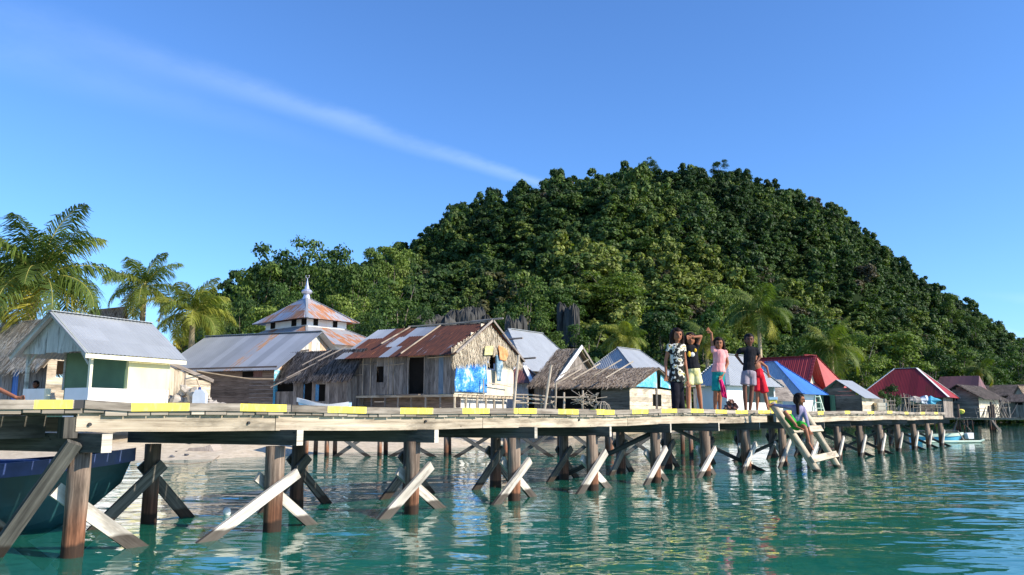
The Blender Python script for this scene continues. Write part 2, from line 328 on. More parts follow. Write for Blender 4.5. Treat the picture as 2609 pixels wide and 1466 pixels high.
M['lip'] = plain('lips', (.26, .09, .07), .5, .0)
M['teeth'] = plain('teeth', (.8, .78, .72), .4, .0)
def cloth(name, stops, sc=9., vor=False):
    m, nt, b = newmat(name)
    if vor:
        t = N(nt, 'ShaderNodeTexCoord'); v = N(nt, 'ShaderNodeTexVoronoi', i={'Scale': sc}); L(nt, t.outputs['Object'], v.inputs['Vector']); s = N(nt, 'ShaderNodeSeparateColor'); L(nt, v.outputs['Color'], s.inputs[0]); src = s.outputs[0]
    else: src = objnoise(nt, sc, 3)
    c = ramp(nt, src, stops); L(nt, c, b.inputs['Base Color']); b.inputs['Roughness'].default_value = .9; b.inputs['Specular IOR Level'].default_value = .15
    bump(nt, b, objnoise(nt, 9, 3, (1, 1, .35)), .7, .03); return m
M['c_floral'] = cloth('floral_print', [(.30, (.02, .02, .02)), (.51, (.03, .03, .025)), (.535, (.62, .58, .50)), (.60, (.75, .70, .6)), (.63, (.60, .45, .08)), (.68, (.03, .03, .03))], 10)
M['c_black'] = cloth('black_shirt', [(.3, (.008, .008, .010)), (.7, (.02, .02, .025))])
M['c_legging'] = cloth('navy_legging', [(.3, (.006, .006, .010)), (.7, (.014, .014, .022))])
M['c_yellow'] = cloth('pale_yellow_shorts', [(.3, (.72, .62, .22)), (.7, (.82, .76, .45))])
M['c_pink'] = cloth('pink_shirt', [(.3, (.74, .27, .27)), (.62, (.80, .38, .36)), (.68, (.85, .7, .66))], 7)
M['c_teal'] = cloth('teal_shorts', [(.3, (.01, .22, .22)), (.7, (.02, .30, .28))])
M['c_magenta'] = cloth('magenta_cloth', [(.3, (.66, .01, .12)), (.7, (.85, .04, .22))])
M['c_greyshort'] = cloth('mauve_grey_shorts', [(.3, (.25, .20, .24)), (.7, (.38, .32, .35))])
M['c_red'] = cloth('red_shorts', [(.3, (.55, .01, .02)), (.7, (.75, .03, .05))])
M['c_lilac'] = cloth('lilac_shirt', [(.3, (.22, .19, .31)), (.7, (.32, .29, .42))])
M['c_green'] = cloth('green_shorts', [(.3, (.02, .28, .03)), (.7, (.05, .45, .06))])
M['c_orange'] = cloth('orange_cloth', [(.3, (.62, .26, .10)), (.7, (.75, .38, .18))])
M['c_khaki'] = cloth('khaki_cloth', [(.3, (.50, .46, .20)), (.7, (.60, .56, .30))])
M['c_denim'] = cloth('light_denim', [(.3, (.08, .17, .26)), (.5, (.20, .32, .40)), (.7, (.5, .56, .58))], 6)
M['p_yellow'] = plain('print_yellow', (.85, .50, .03), .8, .05)
M['p_white'] = plain('print_white', (.75, .74, .70), .8, .05)

# ------------------------------------------------------------------ ground, hill, water
SHX = np.array([-400, -60, -20, -12, -8.5, -6.5, -4.1, -1.9, 1.9, 7.6, 20, 45, 72, 110, 400.])
SHY = np.array([60, 30, 22, 21.5, 22.8, 26.0, 28.0, 31.5, 41, 53, 74, 98, 121, 150, 320.])
SIL = [(-900, 1010), (100, 940), (400, 850), (560, 742), (640, 705), (700, 690), (900, 690), (960, 655), (1010, 625), (1090, 576), (1160, 528), (1250, 488), (1340, 452), (1420, 432), (1560, 428), (1650, 408), (1760, 408), (1860, 412), (1945, 436), (1990, 465), (2080, 480), (2150, 518), (2210, 558), (2290, 626), (2350, 686), (2430, 748), (2510, 796), (2560, 846), (2609, 872), (2750, 950), (3100, 1020), (4200, 1045)]
SA = np.array([(a - CX) / F for a, b in SIL]); SZ = np.array([(1056 - b) / F for a, b in SIL])
def fbm(x, y, s, seed=0., o=4):
    r = np.zeros_like(x); a = 1.
    rs = np.random.RandomState(int(seed) + 5)
    for k in range(o):
        for j in range(3):
            th = rs.uniform(0, math.pi); ph = rs.uniform(0, 6.28, 2); f = 2 ** k / s * rs.uniform(.8, 1.25)
            r += a * np.sin((x * math.cos(th) + y * math.sin(th)) * f * 6.28 + ph[0] + 1.3 * np.sin((x * math.sin(th) - y * math.cos(th)) * f * 4.1 + ph[1])) / 3
        a *= .52
    return r
def terrain(x, y):
    x = np.asarray(x, float); y = np.asarray(y, float)
    d = y - np.interp(x, SHX, SHY)
    z = np.where(d < 0, np.maximum(-2.4, .075 * d), np.minimum(1.05, .10 * d)); z = z + np.where(d > 0, 0, .05 * fbm(x, y, 5., 3) * np.clip(-d / 4, 0, 1))
    a = x / np.maximum(y, 1.); B = np.interp(a, [-1, -.35, .1, .25, .45, .62, 1.2], [78, 80, 82, 88, 112, 140, 190]); R = B + 95
    s = (y - B) / 95.; top = np.interp(a, SA, SZ) * R + 1.25 - 7.4
    top = np.maximum(top, 1.5)
    f = np.where(s < 0, 0, np.where(s < 1, 1 - (1 - np.clip(s, 0, 1)) ** 1.35, np.clip(1 - ((s - 1) / 1.1) ** 2, 0, 1)))
    lump = (fbm(x, y, 34., 9) * 3.4 + 3.2 * fbm(x, y * .6, 62., 12, 2)) * np.clip(s * 4, 0, 1) * np.clip(1.15 - s, .12, 1) * np.clip(top / 25, 0, 1)
    return z + f * top + np.where(f > 0, lump, 0)
def tz(x, y): return float(terrain(np.array([x]), np.array([y]))[0])
def gridmesh(name, X, Y, Z, mat):
    h, w_ = X.shape; me = bpy.data.meshes.new(name); co = np.stack([X, Y, Z], -1).reshape(-1, 3).astype(np.float32)
    i = np.arange(h * w_).reshape(h, w_); q = np.stack([i[:-1, :-1], i[:-1, 1:], i[1:, 1:], i[1:, :-1]], -1).reshape(-1, 4)
    me.vertices.add(len(co)); me.vertices.foreach_set('co', co.ravel()); me.loops.add(q.size); me.loops.foreach_set('vertex_index', q.ravel().astype(np.int32))
    me.polygons.add(len(q)); me.polygons.foreach_set('loop_start', np.arange(0, q.size, 4, dtype=np.int32)); me.polygons.foreach_set('loop_total', np.full(len(q), 4, dtype=np.int32))
    me.polygons.foreach_set('use_smooth', np.ones(len(q), dtype=bool)); me.materials.append(mat); me.update(calc_edges=True)
    o = bpy.data.objects.new(name, me); COL.objects.link(o); ORG[o.name] = Vector((0, 0, 0)); return o
# ground sheet in polar rows so the near part is fine and it still reaches the horizon
m, nt, b = newmat('sand_and_soil'); g = N(nt, 'ShaderNodeNewGeometry'); sp = N(nt, 'ShaderNodeSeparateXYZ'); L(nt, g.outputs['Position'], sp.inputs[0])
n1 = objnoise(nt, .7, 6); n2 = objnoise(nt, 5., 5)
sand = ramp(nt, n2, [(.3, (.46, .38, .27)), (.7, (.62, .53, .40))])
weed = ramp(nt, n1, [(.35, (.05, .10, .05)), (.5, (.14, .22, .12)), (.66, (.42, .42, .28))])
dp = N(nt, 'ShaderNodeMath', operation='MULTIPLY_ADD', i={1: .7}); L(nt, n1, dp.inputs[0]); L(nt, sp.outputs[2], dp.inputs[2])
col = mixc(nt, mr(nt, dp.outputs[0], -2.0, -.8, 0, 1, True), weed, sand)
soil = ramp(nt, n1, [(.35, (.010, .020, .007)), (.65, (.018, .030, .010))])
col = mixc(nt, mr(nt, sp.outputs[2], 1.2, 2.2, 0, 1), col, soil)
L(nt, col, b.inputs['Base Color']); b.inputs['Roughness'].default_value = .95; b.inputs['Specular IOR Level'].default_value = .05; bump(nt, b, n2, .5, .05); M['ground'] = m
rr = np.concatenate([np.linspace(.5, 40, 120), np.linspace(40.6, 330, 260), np.geomspace(340, 4000, 20)])
aa = np.concatenate([np.linspace(-1.5, -.75, 24)[:-1], np.linspace(-.75, .95, 360), np.linspace(.95, 1.5, 20)[1:]])
A_, R_ = np.meshgrid(np.tan(aa), rr); X_ = A_ * R_; Y_ = R_ - 6
tag(gridmesh('ground', X_, Y_, terrain(X_, np.maximum(Y_, .5)), M['ground']), 'pale sand beach and seabed rising into the wooded hill', 'ground', kind='structure')

def waves(x, y):
    z = fbm(x, y * 1.35, 2.3, 21, 2) * .0105 + fbm(x * .9, y * 1.5, .85, 33, 2) * .0028
    return z * (.75 + .45 * fbm(x, y, 14., 5, 1))
m, nt, b = newmat('sea_water')
nt.nodes.remove(b)
gl = N(nt, 'ShaderNodeBsdfGlossy', i={'Roughness': .03, 'Color': (1, 1, 1, 1)}); tr = N(nt, 'ShaderNodeBsdfTransparent', i={0: (.55, 1, .92, 1)})
df = N(nt, 'ShaderNodeBsdfDiffuse', i={0: (.028, .35, .24, 1)}); fr = N(nt, 'ShaderNodeFresnel', i={0: 1.33})
body = N(nt, 'ShaderNodeMixShader', i={0: .34}); L(nt, tr.outputs[0], body.inputs[1]); L(nt, df.outputs[0], body.inputs[2])
ms = N(nt, 'ShaderNodeMixShader'); L(nt, fr.outputs[0], ms.inputs[0]); L(nt, body.outputs[0], ms.inputs[1]); L(nt, gl.outputs[0], ms.inputs[2])
L(nt, ms.outputs[0], nt.nodes['Material Output'].inputs[0])
t = N(nt, 'ShaderNodeTexCoord'); mp = N(nt, 'ShaderNodeMapping'); mp.inputs['Scale'].default_value = (1, 1.7, 1); L(nt, t.outputs['Object'], mp.inputs[0])
n1 = N(nt, 'ShaderNodeTexNoise', i={'Scale': 2.6, 'Detail': 2., 'Roughness': .5, 'Distortion': .4}); L(nt, mp.outputs[0], n1.inputs['Vector'])
n6 = N(nt, 'ShaderNodeTexNoise', i={'Scale': .16, 'Detail': 3.}); L(nt, mp.outputs[0], n6.inputs['Vector']); am = mr(nt, n6.outputs[0], .35, .65, .25, 1.5)
mm = N(nt, 'ShaderNodeMath', operation='MULTIPLY'); L(nt, n1.outputs[0], mm.inputs[0]); L(nt, am, mm.inputs[1])
bp = N(nt, 'ShaderNodeBump', i={'Strength': 1., 'Distance': .011}); L(nt, mm.outputs[0], bp.inputs['Height'])
for s in (gl, df, fr): L(nt, bp.outputs[0], s.inputs['Normal'])
M['water'] = m
rr = np.concatenate([np.linspace(1.5, 30, 620), np.geomspace(30.1, 420, 260)]); aa = np.linspace(-.95, 1.1, 640)
A_, R_ = np.meshgrid(np.tan(aa), rr); X_ = A_ * R_; Y_ = R_.copy()
Z_ = waves(X_, Y_) * np.clip(1.2 - R_ / 160, .15, 1)
tag(gridmesh('water', X_, Y_, Z_, M['water']), 'calm clear green blue sea with small ripples', 'sea', kind='structure')

# ------------------------------------------------------------------ pier
D = Vector((21.0, 24.96, 0)).normalized(); O0 = Vector((-3.91, 7.34, 0)); NB = Vector((-.92, .39, 0)).normalized(); NF = -Vector((-D.y, D.x, 0))
def wobz(t): return .012 * math.sin(t * .55 + 1) + .010 * math.sin(t * 1.3) + (.03 if t < 0 else 0)
def pt(t, back=0., z=0., front=0.): return O0 + D * t + NB * back + NF * front + Vector((0, 0, z))
def tpx(px, z=1.33, front=.16):
    A = O0 + NF * front; return isect(A, D, px, 1045)
pier = thing('wooden_pier', pt(0), 'long weathered timber pier with yellow painted kerb on crossed log legs', 'pier')
GAP = (tpx(1962), tpx(1980)); T0, T1 = -4.6, 32.9
# deck planks
mb = MB(); t = T0
while t < T1:
    w_ = U(.13, .24)
    if not (GAP[0] - .1 < t < GAP[1]):
        f = U(.15, .175); z = wobz(t) + U(-.006, .006); bk = 2.0 + U(-.05, .1)
        a = pt(t + w_ / 2, 0, 1.248 + z, f); c = pt(t + w_ / 2, bk, 1.248 + z)
        mb.box((a + c) / 2, (c - a) / 2, D * (w_ / 2 - .006), (0, 0, U(.019, .024)))
    t += w_
mb.build('deck', M['pier'], pier)
# kerb with yellow paint sections
ys = [(82, 181), (330, 478), (608, 726), (831, 929), (1017, 1099), (1175, 1243), (1305, 1364), (1418, 1470), (1517, 1562), (1607, 1648), (1683, 1721), (1757, 1789), (1820, 1849), (1871, 1902), (1929, 1958)]
YT = [(tpx(a), tpx(b)) for a, b in ys]; q = YT[-1][1] + 1.0
while q < T1 - .6:
    YT.append((q, q + .35 + .3 * abs(math.sin(q * 7)))); q += 1.5 + .7 * abs(math.sin(q * 3))
BLK = (tpx(184), tpx(212))
def kerb(t0, t1, back, front):
    mb = MB(); t = t0
    cuts = sorted({t0, t1} | {c for y in YT + [BLK] for c in y if t0 < c < t1})
    cuts2 = []
    for a, b_ in zip(cuts[:-1], cuts[1:]):
        k = max(1, int((b_ - a) / .35)); cuts2 += [a + (b_ - a) * i / k for i in range(k)]
    cuts2.append(t1); fa = (rnd(), rnd(), rnd()); ou = rnd() * 9; base = None
    for i, c in enumerate(cuts2):
        z0 = 1.262 + wobz(c); z1 = z0 + .077 + .006 * noise.noise(Vector((c * 2, 3, back))); f = front + .012 * noise.noise(Vector((c * 1.5, 7, 0)))
        ps = [pt(c, back, z0, f), pt(c, back, z1, f), pt(c, back + .09, z1, f), pt(c, back + .09, z0, f)]
        mb.v += [tuple(p) for p in ps]
    for i in range(len(cuts2) - 1):
        mid = (cuts2[i] + cuts2[i + 1]) / 2; yel = 1 if any(a < mid < b_ for a, b_ in YT) else (2 if BLK[0] < mid < BLK[1] else 0)
        for j in range(4):
            j2 = (j + 1) % 4; A = i * 4; B = A + 4
            mb.f.append((A + j, B + j, B + j2, A + j2)); mb.fa.append(fa); mb.m.append(yel)
            mb.uv += [(ou + cuts2[i], j * .09), (ou + cuts2[i + 1], j * .09), (ou + cuts2[i + 1], j * .09 + .09), (ou + cuts2[i], j * .09 + .09)]
    n = len(mb.v)
    for q in ((0, 1, 2, 3), (n - 1, n - 2, n - 3, n - 4)): mb.f.append(q); mb.fa.append(fa); mb.m.append(0); mb.uv += [(0, 0)] * 4
    mb.build('kerb', [M['pier'], M['yellow'], M['black']], pier)
ks = [T0, tpx(212), 2.1, 6.0, 9.7, GAP[0]]
for a, b_ in zip(ks[:-1], ks[1:]): kerb(a, b_ - .012, 0, .19); kerb(a, b_ - .012, 1.9, 0)
for a, b_ in zip([GAP[1], 20.5, 26.2], [20.5, 26.2, T1]): kerb(a, b_ - .012, 0, .19); kerb(a, b_ - .012, 1.9, 0)
# stringers (front, middle, back)
def stringer(t0, t1, back, front, z0=1.06, z1=1.225, m='stringer'):
    k = max(2, int((t1 - t0) / 1.0)); mb = MB(); fa = (rnd(), rnd(), rnd()); ou = rnd() * 20
    for i in range(k + 1):
        t = t0 + (t1 - t0) * i / k; w_ = wobz(t) + .008 * noise.noise(Vector((t, back, 1)))
        for (b_, f, z) in ((back, front, z0), (back, front, z1), (back, front - .07, z1), (back, front - .07, z0)): mb.v.append(tuple(pt(t, b_, z + w_, f)))
    for i in range(k):
        for j in range(4):
            j2 = (j + 1) % 4; A = i * 4; B = A + 4; mb.f.append((A + j, B + j, B + j2, A + j2)); mb.fa.append(fa); mb.m.append(0)
            u0 = ou + (t1 - t0) * i / k; u1 = ou + (t1 - t0) * (i + 1) / k; mb.uv += [(u0, j * .2), (u1, j * .2), (u1, j * .2 + .17), (u0, j * .2 + .17)]
    n = len(mb.v)
    for q in ((0, 1, 2, 3), (n - 1, n - 2, n - 3, n - 4)): mb.f.append(q); mb.fa.append(fa); mb.m.append(0); mb.uv += [(0, 0), (0, .1), (.1, .1), (.1, 0)]
    return mb.build('stringer', M[m], pier)
for a, b_ in ((tpx(203), 1.95), (1.96, 5.3), (5.31, 9.1), (9.11, GAP[0] - .08), (GAP[1] + .05, 20.3), (20.31, 26.0), (26.01, T1 - .1)): stringer(a, b_, 0, .11)
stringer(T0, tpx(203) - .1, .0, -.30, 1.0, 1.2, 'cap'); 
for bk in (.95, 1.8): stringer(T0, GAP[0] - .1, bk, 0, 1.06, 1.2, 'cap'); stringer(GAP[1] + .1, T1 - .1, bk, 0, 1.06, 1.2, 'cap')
mb = MB(); mb.beam(pt(tpx(192), 0, 1.04, .03), pt(tpx(192), 0, 1.225, .03), .12, .14, up=D); mb.build('stringer_end_block', M['cap'], pier)
# rows of piles, caps and braces
def plankz(mb, p0, p1, w_, t_, nrm): mb.beam(p0, p1, w_, t_, up=(Vector(p1) - Vector(p0)).cross(Vector(nrm)))
for k in range(-1, 17):
    t = 2.04 * k
    if k == 9: t -= .1
    zt = .90 if k > 0 else .90
    # cap beam
    mb = MB(); c0 = pt(t, -.34 + U(-.04, .04), .985 + wobz(t)); c1 = pt(t, 2.15, .985 + wobz(t)); mb.beam(c0, c1, .165, .11, fa=(U(.3, .7), rnd(), rnd())); mb.m[0] = 1; mb.build('cap_beam', [M['cap'], M['brace']], pier)  # front end painted pale for sunlight, long sides painted dark for shade
    for side in (0, 1):
        bk = 0 if side == 0 else 1.78
        lean = Vector((U(-.02, .02), U(-.02, .02), 0)); r = U(.092, .108) if side == 0 else U(.082, .098)
        mb = MB(); base = pt(t, bk, 0); zb = min(tz(base.x, base.y) - .3, -.4); top = base + Vector((0, 0, .905)) + lean
        pts = [base + Vector((0, 0, zb)) + (top - base).xy.to_3d() * 0 + (top - base - Vector((0, 0, .905))) * 0 + Vector((0, 0, (.905 - zb) * i / 9)) + lean * (i / 9) for i in range(10)]
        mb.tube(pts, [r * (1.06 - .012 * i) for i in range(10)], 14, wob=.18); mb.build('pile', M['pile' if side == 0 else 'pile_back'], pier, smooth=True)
        mname = 'brace' if side == 0 else 'brace_shade_tone'
        if k == 0 and side == 0: pass
        # crossed braces, one on each face of the pile
        sc_ = 1. if side == 0 else 1.12
        wd = U(.105, .135); off = .125
        L1 = ((-.78 if k == 1 and side == 0 else -.52) * sc_ + U(-.06, .06), .22); L2 = (.64 * sc_ + U(-.05, .05), -.13)
        zt1 = U(.56, .66) * sc_; zt2 = U(.5, .6) * sc_
        if side: L1 = (-.62 + U(-.06, .06), .07); L2 = (.60 + U(-.06, .06), -.07); zt1 = zt2 = U(.6, .68)
        def deep(a, b_, dz=-.35): d = (b_ - a); return a + d * (dz - a.z) / d.z
        if k >= 10 and side == 0: L1 = (-.42, .14); zt1 = .62
        a = pt(t + L1[0], bk, 0, off); b2 = pt(t + L1[1], bk, zt1, off)
        if not (k in (0, -1)):
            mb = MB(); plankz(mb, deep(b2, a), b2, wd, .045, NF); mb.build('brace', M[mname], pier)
        a = pt(t + L2[0] * -1 if False else t + L2[0], bk, 0, -off); b2 = pt(t + L2[1], bk, zt2, -off)
        if k < 10 or side == 1:
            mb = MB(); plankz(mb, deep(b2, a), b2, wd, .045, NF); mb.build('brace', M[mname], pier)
    if k >= 5 and k % 2 == 1 or k in (12, 14, 16):      # crosswise bracing between front and back piles
        s_ = 1 if k % 4 == 1 else -1
        mb = MB(); a = pt(t + .12, .0 if s_ > 0 else 1.75, .95); b2 = pt(t + .12, 1.75 if s_ > 0 else 0., .12); plankz(mb, a, b2 + (b2 - a) * .2, .085, .035, D); mb.build('cross_brace', M['brace_shade_tone'], pier)
# the long prop leaning off the first pile, shade put into its colour
mb = MB(); plankz(mb, G(-60, 1480, -.2), P(190, 1128, 7.2), .13, .06, NF); mb.build('prop', M['brace_shade_tone'], pier)
# nails and cleats hanging under the kerb
mb = MB()
for i in range(60):
    t = U(0, 14); mb.beam(pt(t, 0, 1.222, .118), pt(t + U(-.01, .02), 0, 1.222 + U(.01, .03), .122), .008, .006)
mb.build('splinters', M['stringer'], pier); bpy.data.objects['splinters']['kind'] = 'stuff'
for t in (tpx(236), tpx(1090), tpx(640), tpx(1480), tpx(1850)): mb = MB(); mb.tube([pt(t, 0, 1.16, .105), pt(t, 0, 1.16, .135)], .016, 8); mb.build('bolt', M['black'], pier)

# ------------------------------------------------------------------ ladder
def nrm(v): return Vector(v).normalized()
rails = [(P(1968, 1030, 18.0), G(2083, 1203)), (P(2040, 1036, 19.0), G(2134, 1190))]
lad = thing('boarding_ladder', (rails[0][1] + rails[1][1]) / 2, 'pale timber ladder leaning from the pier edge down into the water', 'ladder')
ln = (rails[0][1] - rails[0][0]).cross(rails[1][1] - rails[0][1]).normalized()
if ln.y > 0: ln = -ln
for a, b_ in rails:
    mb = MB(); d = (b_ - a).normalized(); pts = [a - d * .03 + (b_ + d * .45 - a) * i / 6 for i in range(7)]; mb.tube(pts, [.075, .085, .085, .08, .082, .08, .075], 8, wob=.1); mb.build('rail', M['ladder'], lad, smooth=True)
for f0, ext in ((.41, .12), (.84, .16)):
    a = rails[0][0].lerp(rails[0][1], f0); b_ = rails[1][0].lerp(rails[1][1], f0 - .02); d = (b_ - a).normalized(); mb = MB()
    a2 = a - d * ext + ln * .09; b2 = b_ + d * (ext + .1) + ln * .09
    mb.beam(a2, b2, .15, .04, up=(rails[0][0] - rails[0][1])); mb.build('step', M['ladder'], lad)

# ------------------------------------------------------------------ rear jetty (thin poles, behind the pier)
rj = thing('rear_jetty', (-2, 25, 0), 'thin pole jetty with crossed braces standing behind the main pier', 'jetty')
mb = MB(); 
for i in range(70): x = -6.4 + i * .17; mb.box((x, 25.1, 1.06), (0, .6, 0), (.075, 0, 0), (0, 0, .018))
mb.build('deck', M['pier'], rj)
mb = MB(); mb.beam((-6.5, 24.55, .97), (5.6, 24.55, .97), .12, .06); mb.beam((-6.5, 25.6, .97), (5.6, 25.6, .97), .12, .06); mb.build('stringer', M['grey2'], rj)
xs = [-6.2, -5.6, -4.0, -2.0, -.2, 1.5, 3.0, 4.6, 5.4]
for i, x in enumerate(xs):
    for y in (24.5, 25.65):
        mb = MB(); mb.tube([(x + U(-.03, .03), y, min(-.4, tz(x, y) - .2)), (x, y, .92)], [.075, .065], 8, wob=.1); mb.build('pile', M['pile'], rj, smooth=True)
    if i < len(xs) - 1 and xs[i + 1] - x > 1:
        for a, b_ in (((x, .9), (xs[i + 1] - .1, -.15)), ((x + .1, -.15), (xs[i + 1], .9))):
            mb = MB(); mb.beam((a[0], 24.4 - .04 * (a[1] > 0), a[1]), (b_[0], 24.4 - .04 * (a[1] > 0), b_[1]), .11, .04); mb.build('brace', M['brace_shade_tone'], rj)

# ------------------------------------------------------------------ building pieces
def wall(name, par, p0, p1, z0, z1, mat, orient='v', holes=(), pw=.2, th=.03, top=None, out=None):
    # p0,p1: 2D ends; z1 a height or top(u) a profile; holes: (u0,u1,za,zb)
    d3 = Vector((p1.x - p0.x, p1.y - p0.y, 0)); Ln = d3.length; d3.normalize(); n3 = Vector((d3.y, -d3.x, 0))
    if n3.dot(Vector((p0.x, p0.y, 0))) > 0: n3 = -n3
    if top is None: top = lambda u: z1
    b3 = Vector((p0.x, p0.y, 0)); mb = MB()
    def quad(u0, u1, a0, a1, b0, b1):
        o_ = n3 * U(0, .012); g = .004
        P4 = [b3 + d3 * (u0 + g) + Vector((0, 0, a0)), b3 + d3 * (u1 - g) + Vector((0, 0, a1)), b3 + d3 * (u1 - g) + Vector((0, 0, b1)), b3 + d3 * (u0 + g) + Vector((0, 0, b0))]
        P4 = [p + o_ for p in P4]
        if orient == 'h': P4 = [P4[3], P4[0], P4[1], P4[2]]
        mb.prism(P4, -n3 * th)
    if orient == 'v':
        u = 0
        while u < Ln - .01:
            w_ = min(U(pw * .75, pw * 1.25), Ln - u); m_ = u + w_ / 2; segs = [(z0 + U(-.03, .03), None)]
            cut = [h for h in holes if h[0] - .01 < m_ < h[1] + .01]
            if not cut: quad(u, u + w_, z0 + U(-.04, .02), z0 + U(-.04, .02), top(u), top(u + w_))
            else:
                zc = z0
                for h in sorted(cut, key=lambda h: h[2]):
                    if h[2] > zc + .02: quad(u, u + w_, zc, zc, h[2], h[2])
                    zc = h[3]
                if top(m_) > zc + .02: quad(u, u + w_, zc, zc, top(u), top(u + w_))
            u += w_
    else:
        us = sorted({0, Ln} | {min(max(h[0], 0), Ln) for h in holes} | {min(max(h[1], 0), Ln) for h in holes})
        zmax = max(top(0), top(Ln), top(Ln / 2)); z = z0
        while z < zmax - .01:
            w_ = min(U(pw * .75, pw * 1.25), zmax - z); zm = z + w_ / 2
            segs = []; cur = None
            for a, b_ in zip(us[:-1], us[1:]):
                mid = (a + b_) / 2; ok = not any(h[0] < mid < h[1] and h[2] < zm < h[3] for h in holes)
                if ok: cur = [a, b_] if cur is None else [cur[0], b_]
                if (not ok) and cur: segs.append(cur); cur = None
            if cur: segs.append(cur)
            for a, b_ in segs:
                # clip against the profile
                N_ = 24; xs_ = [a + (b_ - a) * i / N_ for i in range(N_ + 1)]; okx = [x for x in xs_ if top(x) >= zm]
                if not okx: continue
                a2, b2 = min(okx), max(okx)
                if b2 - a2 > .05: quad(a2, b2, z, z, z + w_ - .006, z + w_ - .006)
            z += w_
    return mb.build(name, mat, par)
def slope(mb, A, B, up, t0=0., t1=None, sheet=.8, m=0, fa=None, thick=.012, lap=True, amp=.011, rustf=None):
    # eave A->B, up = vector from eave to ridge level; ridge spans t0..t1 metres
    A = Vector(A); B = Vector(B); up = Vector(up); e = B - A; Ln = e.length; e.normalize(); up_l = up.length
    if t1 is None: t1 = Ln
    nn = e.cross(up).normalized()
    if nn.z < 0: nn = -nn
    cols = max(2, int(Ln / .07)); cols = min(cols, 260); du = Ln / cols; rows = 1; fas = {}
    def hf(u): 
        h = 1.
        if u < t0: h = u / t0
        if u > t1: h = min(h, (Ln - u) / (Ln - t1))
        return max(h, .0)
    for i in range(cols):
        u0, u1 = i * du, (i + 1) * du; h0, h1 = hf(u0), hf(u1)
        for sgm in range(3 if lap else 1):
            K = 3 if lap else 1
            s0, s1 = sgm / K, (sgm + 1) / K
            a0, a1 = s0, s0
            if min(h0, h1) <= s0: 
                if max(h0, h1) <= s0: continue
            b0, b1 = min(s1, h0), min(s1, h1); b0 = max(b0, s0); b1 = max(b1, s0)
            key = (int((u0 + (.37 * sgm if lap else 0)) / sheet), sgm)
            if key not in fas: fas[key] = fa or (rnd(), rustf(key) if rustf else rnd(), rnd())
            lift = nn * (.006 * (K - sgm))
            o0 = nn * amp * (1 if i % 2 else -1); o1 = nn * amp * (-1 if i % 2 else 1)
            q = [A + e * u0 + up * a0 + lift + o0, A + e * u1 + up * a1 + lift + o1, A + e * u1 + up * b1 + lift + o1, A + e * u0 + up * b0 + lift + o0]
            off = key[0] * .0
            mb.face(q, [(u0, a0 * up_l + key[1] * 7), (u1, a1 * up_l + key[1] * 7), (u1, b1 * up_l + key[1] * 7), (u0, b0 * up_l + key[1] * 7)], fas[key], m)
            mb.face([p - nn * thick for p in q[::-1]], None, fas[key], m)
    return nn
def thatch(mb, A, B, up, step=.15, dens=.055, ln=.5, m=0, ragged=.16, C=None):
    A = Vector(A); B = Vector(B); up = Vector(up); e = B - A; Ln = e.length; e.normalize(); ul = up.length; un = up.normalized(); nn = e.cross(un).normalized()
    if nn.z < 0: nn = -nn
    q = [A, B, B + up, A + up]; mb.prism([p - nn * .05 for p in q], -nn * .03, fa=(.15, 0, 0))
    k = 0; s = 0.
    while s < ul + .02:
        u = 0.
        while u < Ln:
            uu = u + U(-.03, .03); w_ = U(.008, .026); l_ = ln * U(.6, 1.25); dirv = (-un + e * U(-.28, .28)).normalized(); sag = U(0, .05)
            r0 = A + e * uu + un * min(s + U(.0, .08), ul) + nn * U(0, .05); r1 = r0 + dirv * l_ * (.6 if s > .1 else U(.35, .35 + ragged * 3)) + nn * U(-.03, .035) - Vector((0, 0, sag))
            sd_ = e * w_
            mb.face([r0 - sd_, r0 + sd_, r1 + sd_ * .7, r1 - sd_ * .7], None, (rnd() ** 1.2, rnd(), rnd()), m); u += dens
        s += step
def house(A, Y=None): pass
def plan(apx, Y, bpx, cpx, dL):
    A3 = P(apx, 960, Y); A = V2(A3.x, A3.y); dL = Vector(dL).normalized(); dR = V2(dL.y, -dL.x)
    if dR.y < 0: dR = -dR
    sl = isect(A, dL, bpx); sr = isect(A, dR, cpx)
    return A, A + dL * sl, A + dR * sr, A + dL * sl + dR * sr, dL, dR, sl, sr
def v3(p, z): return Vector((p.x, p.y, z))
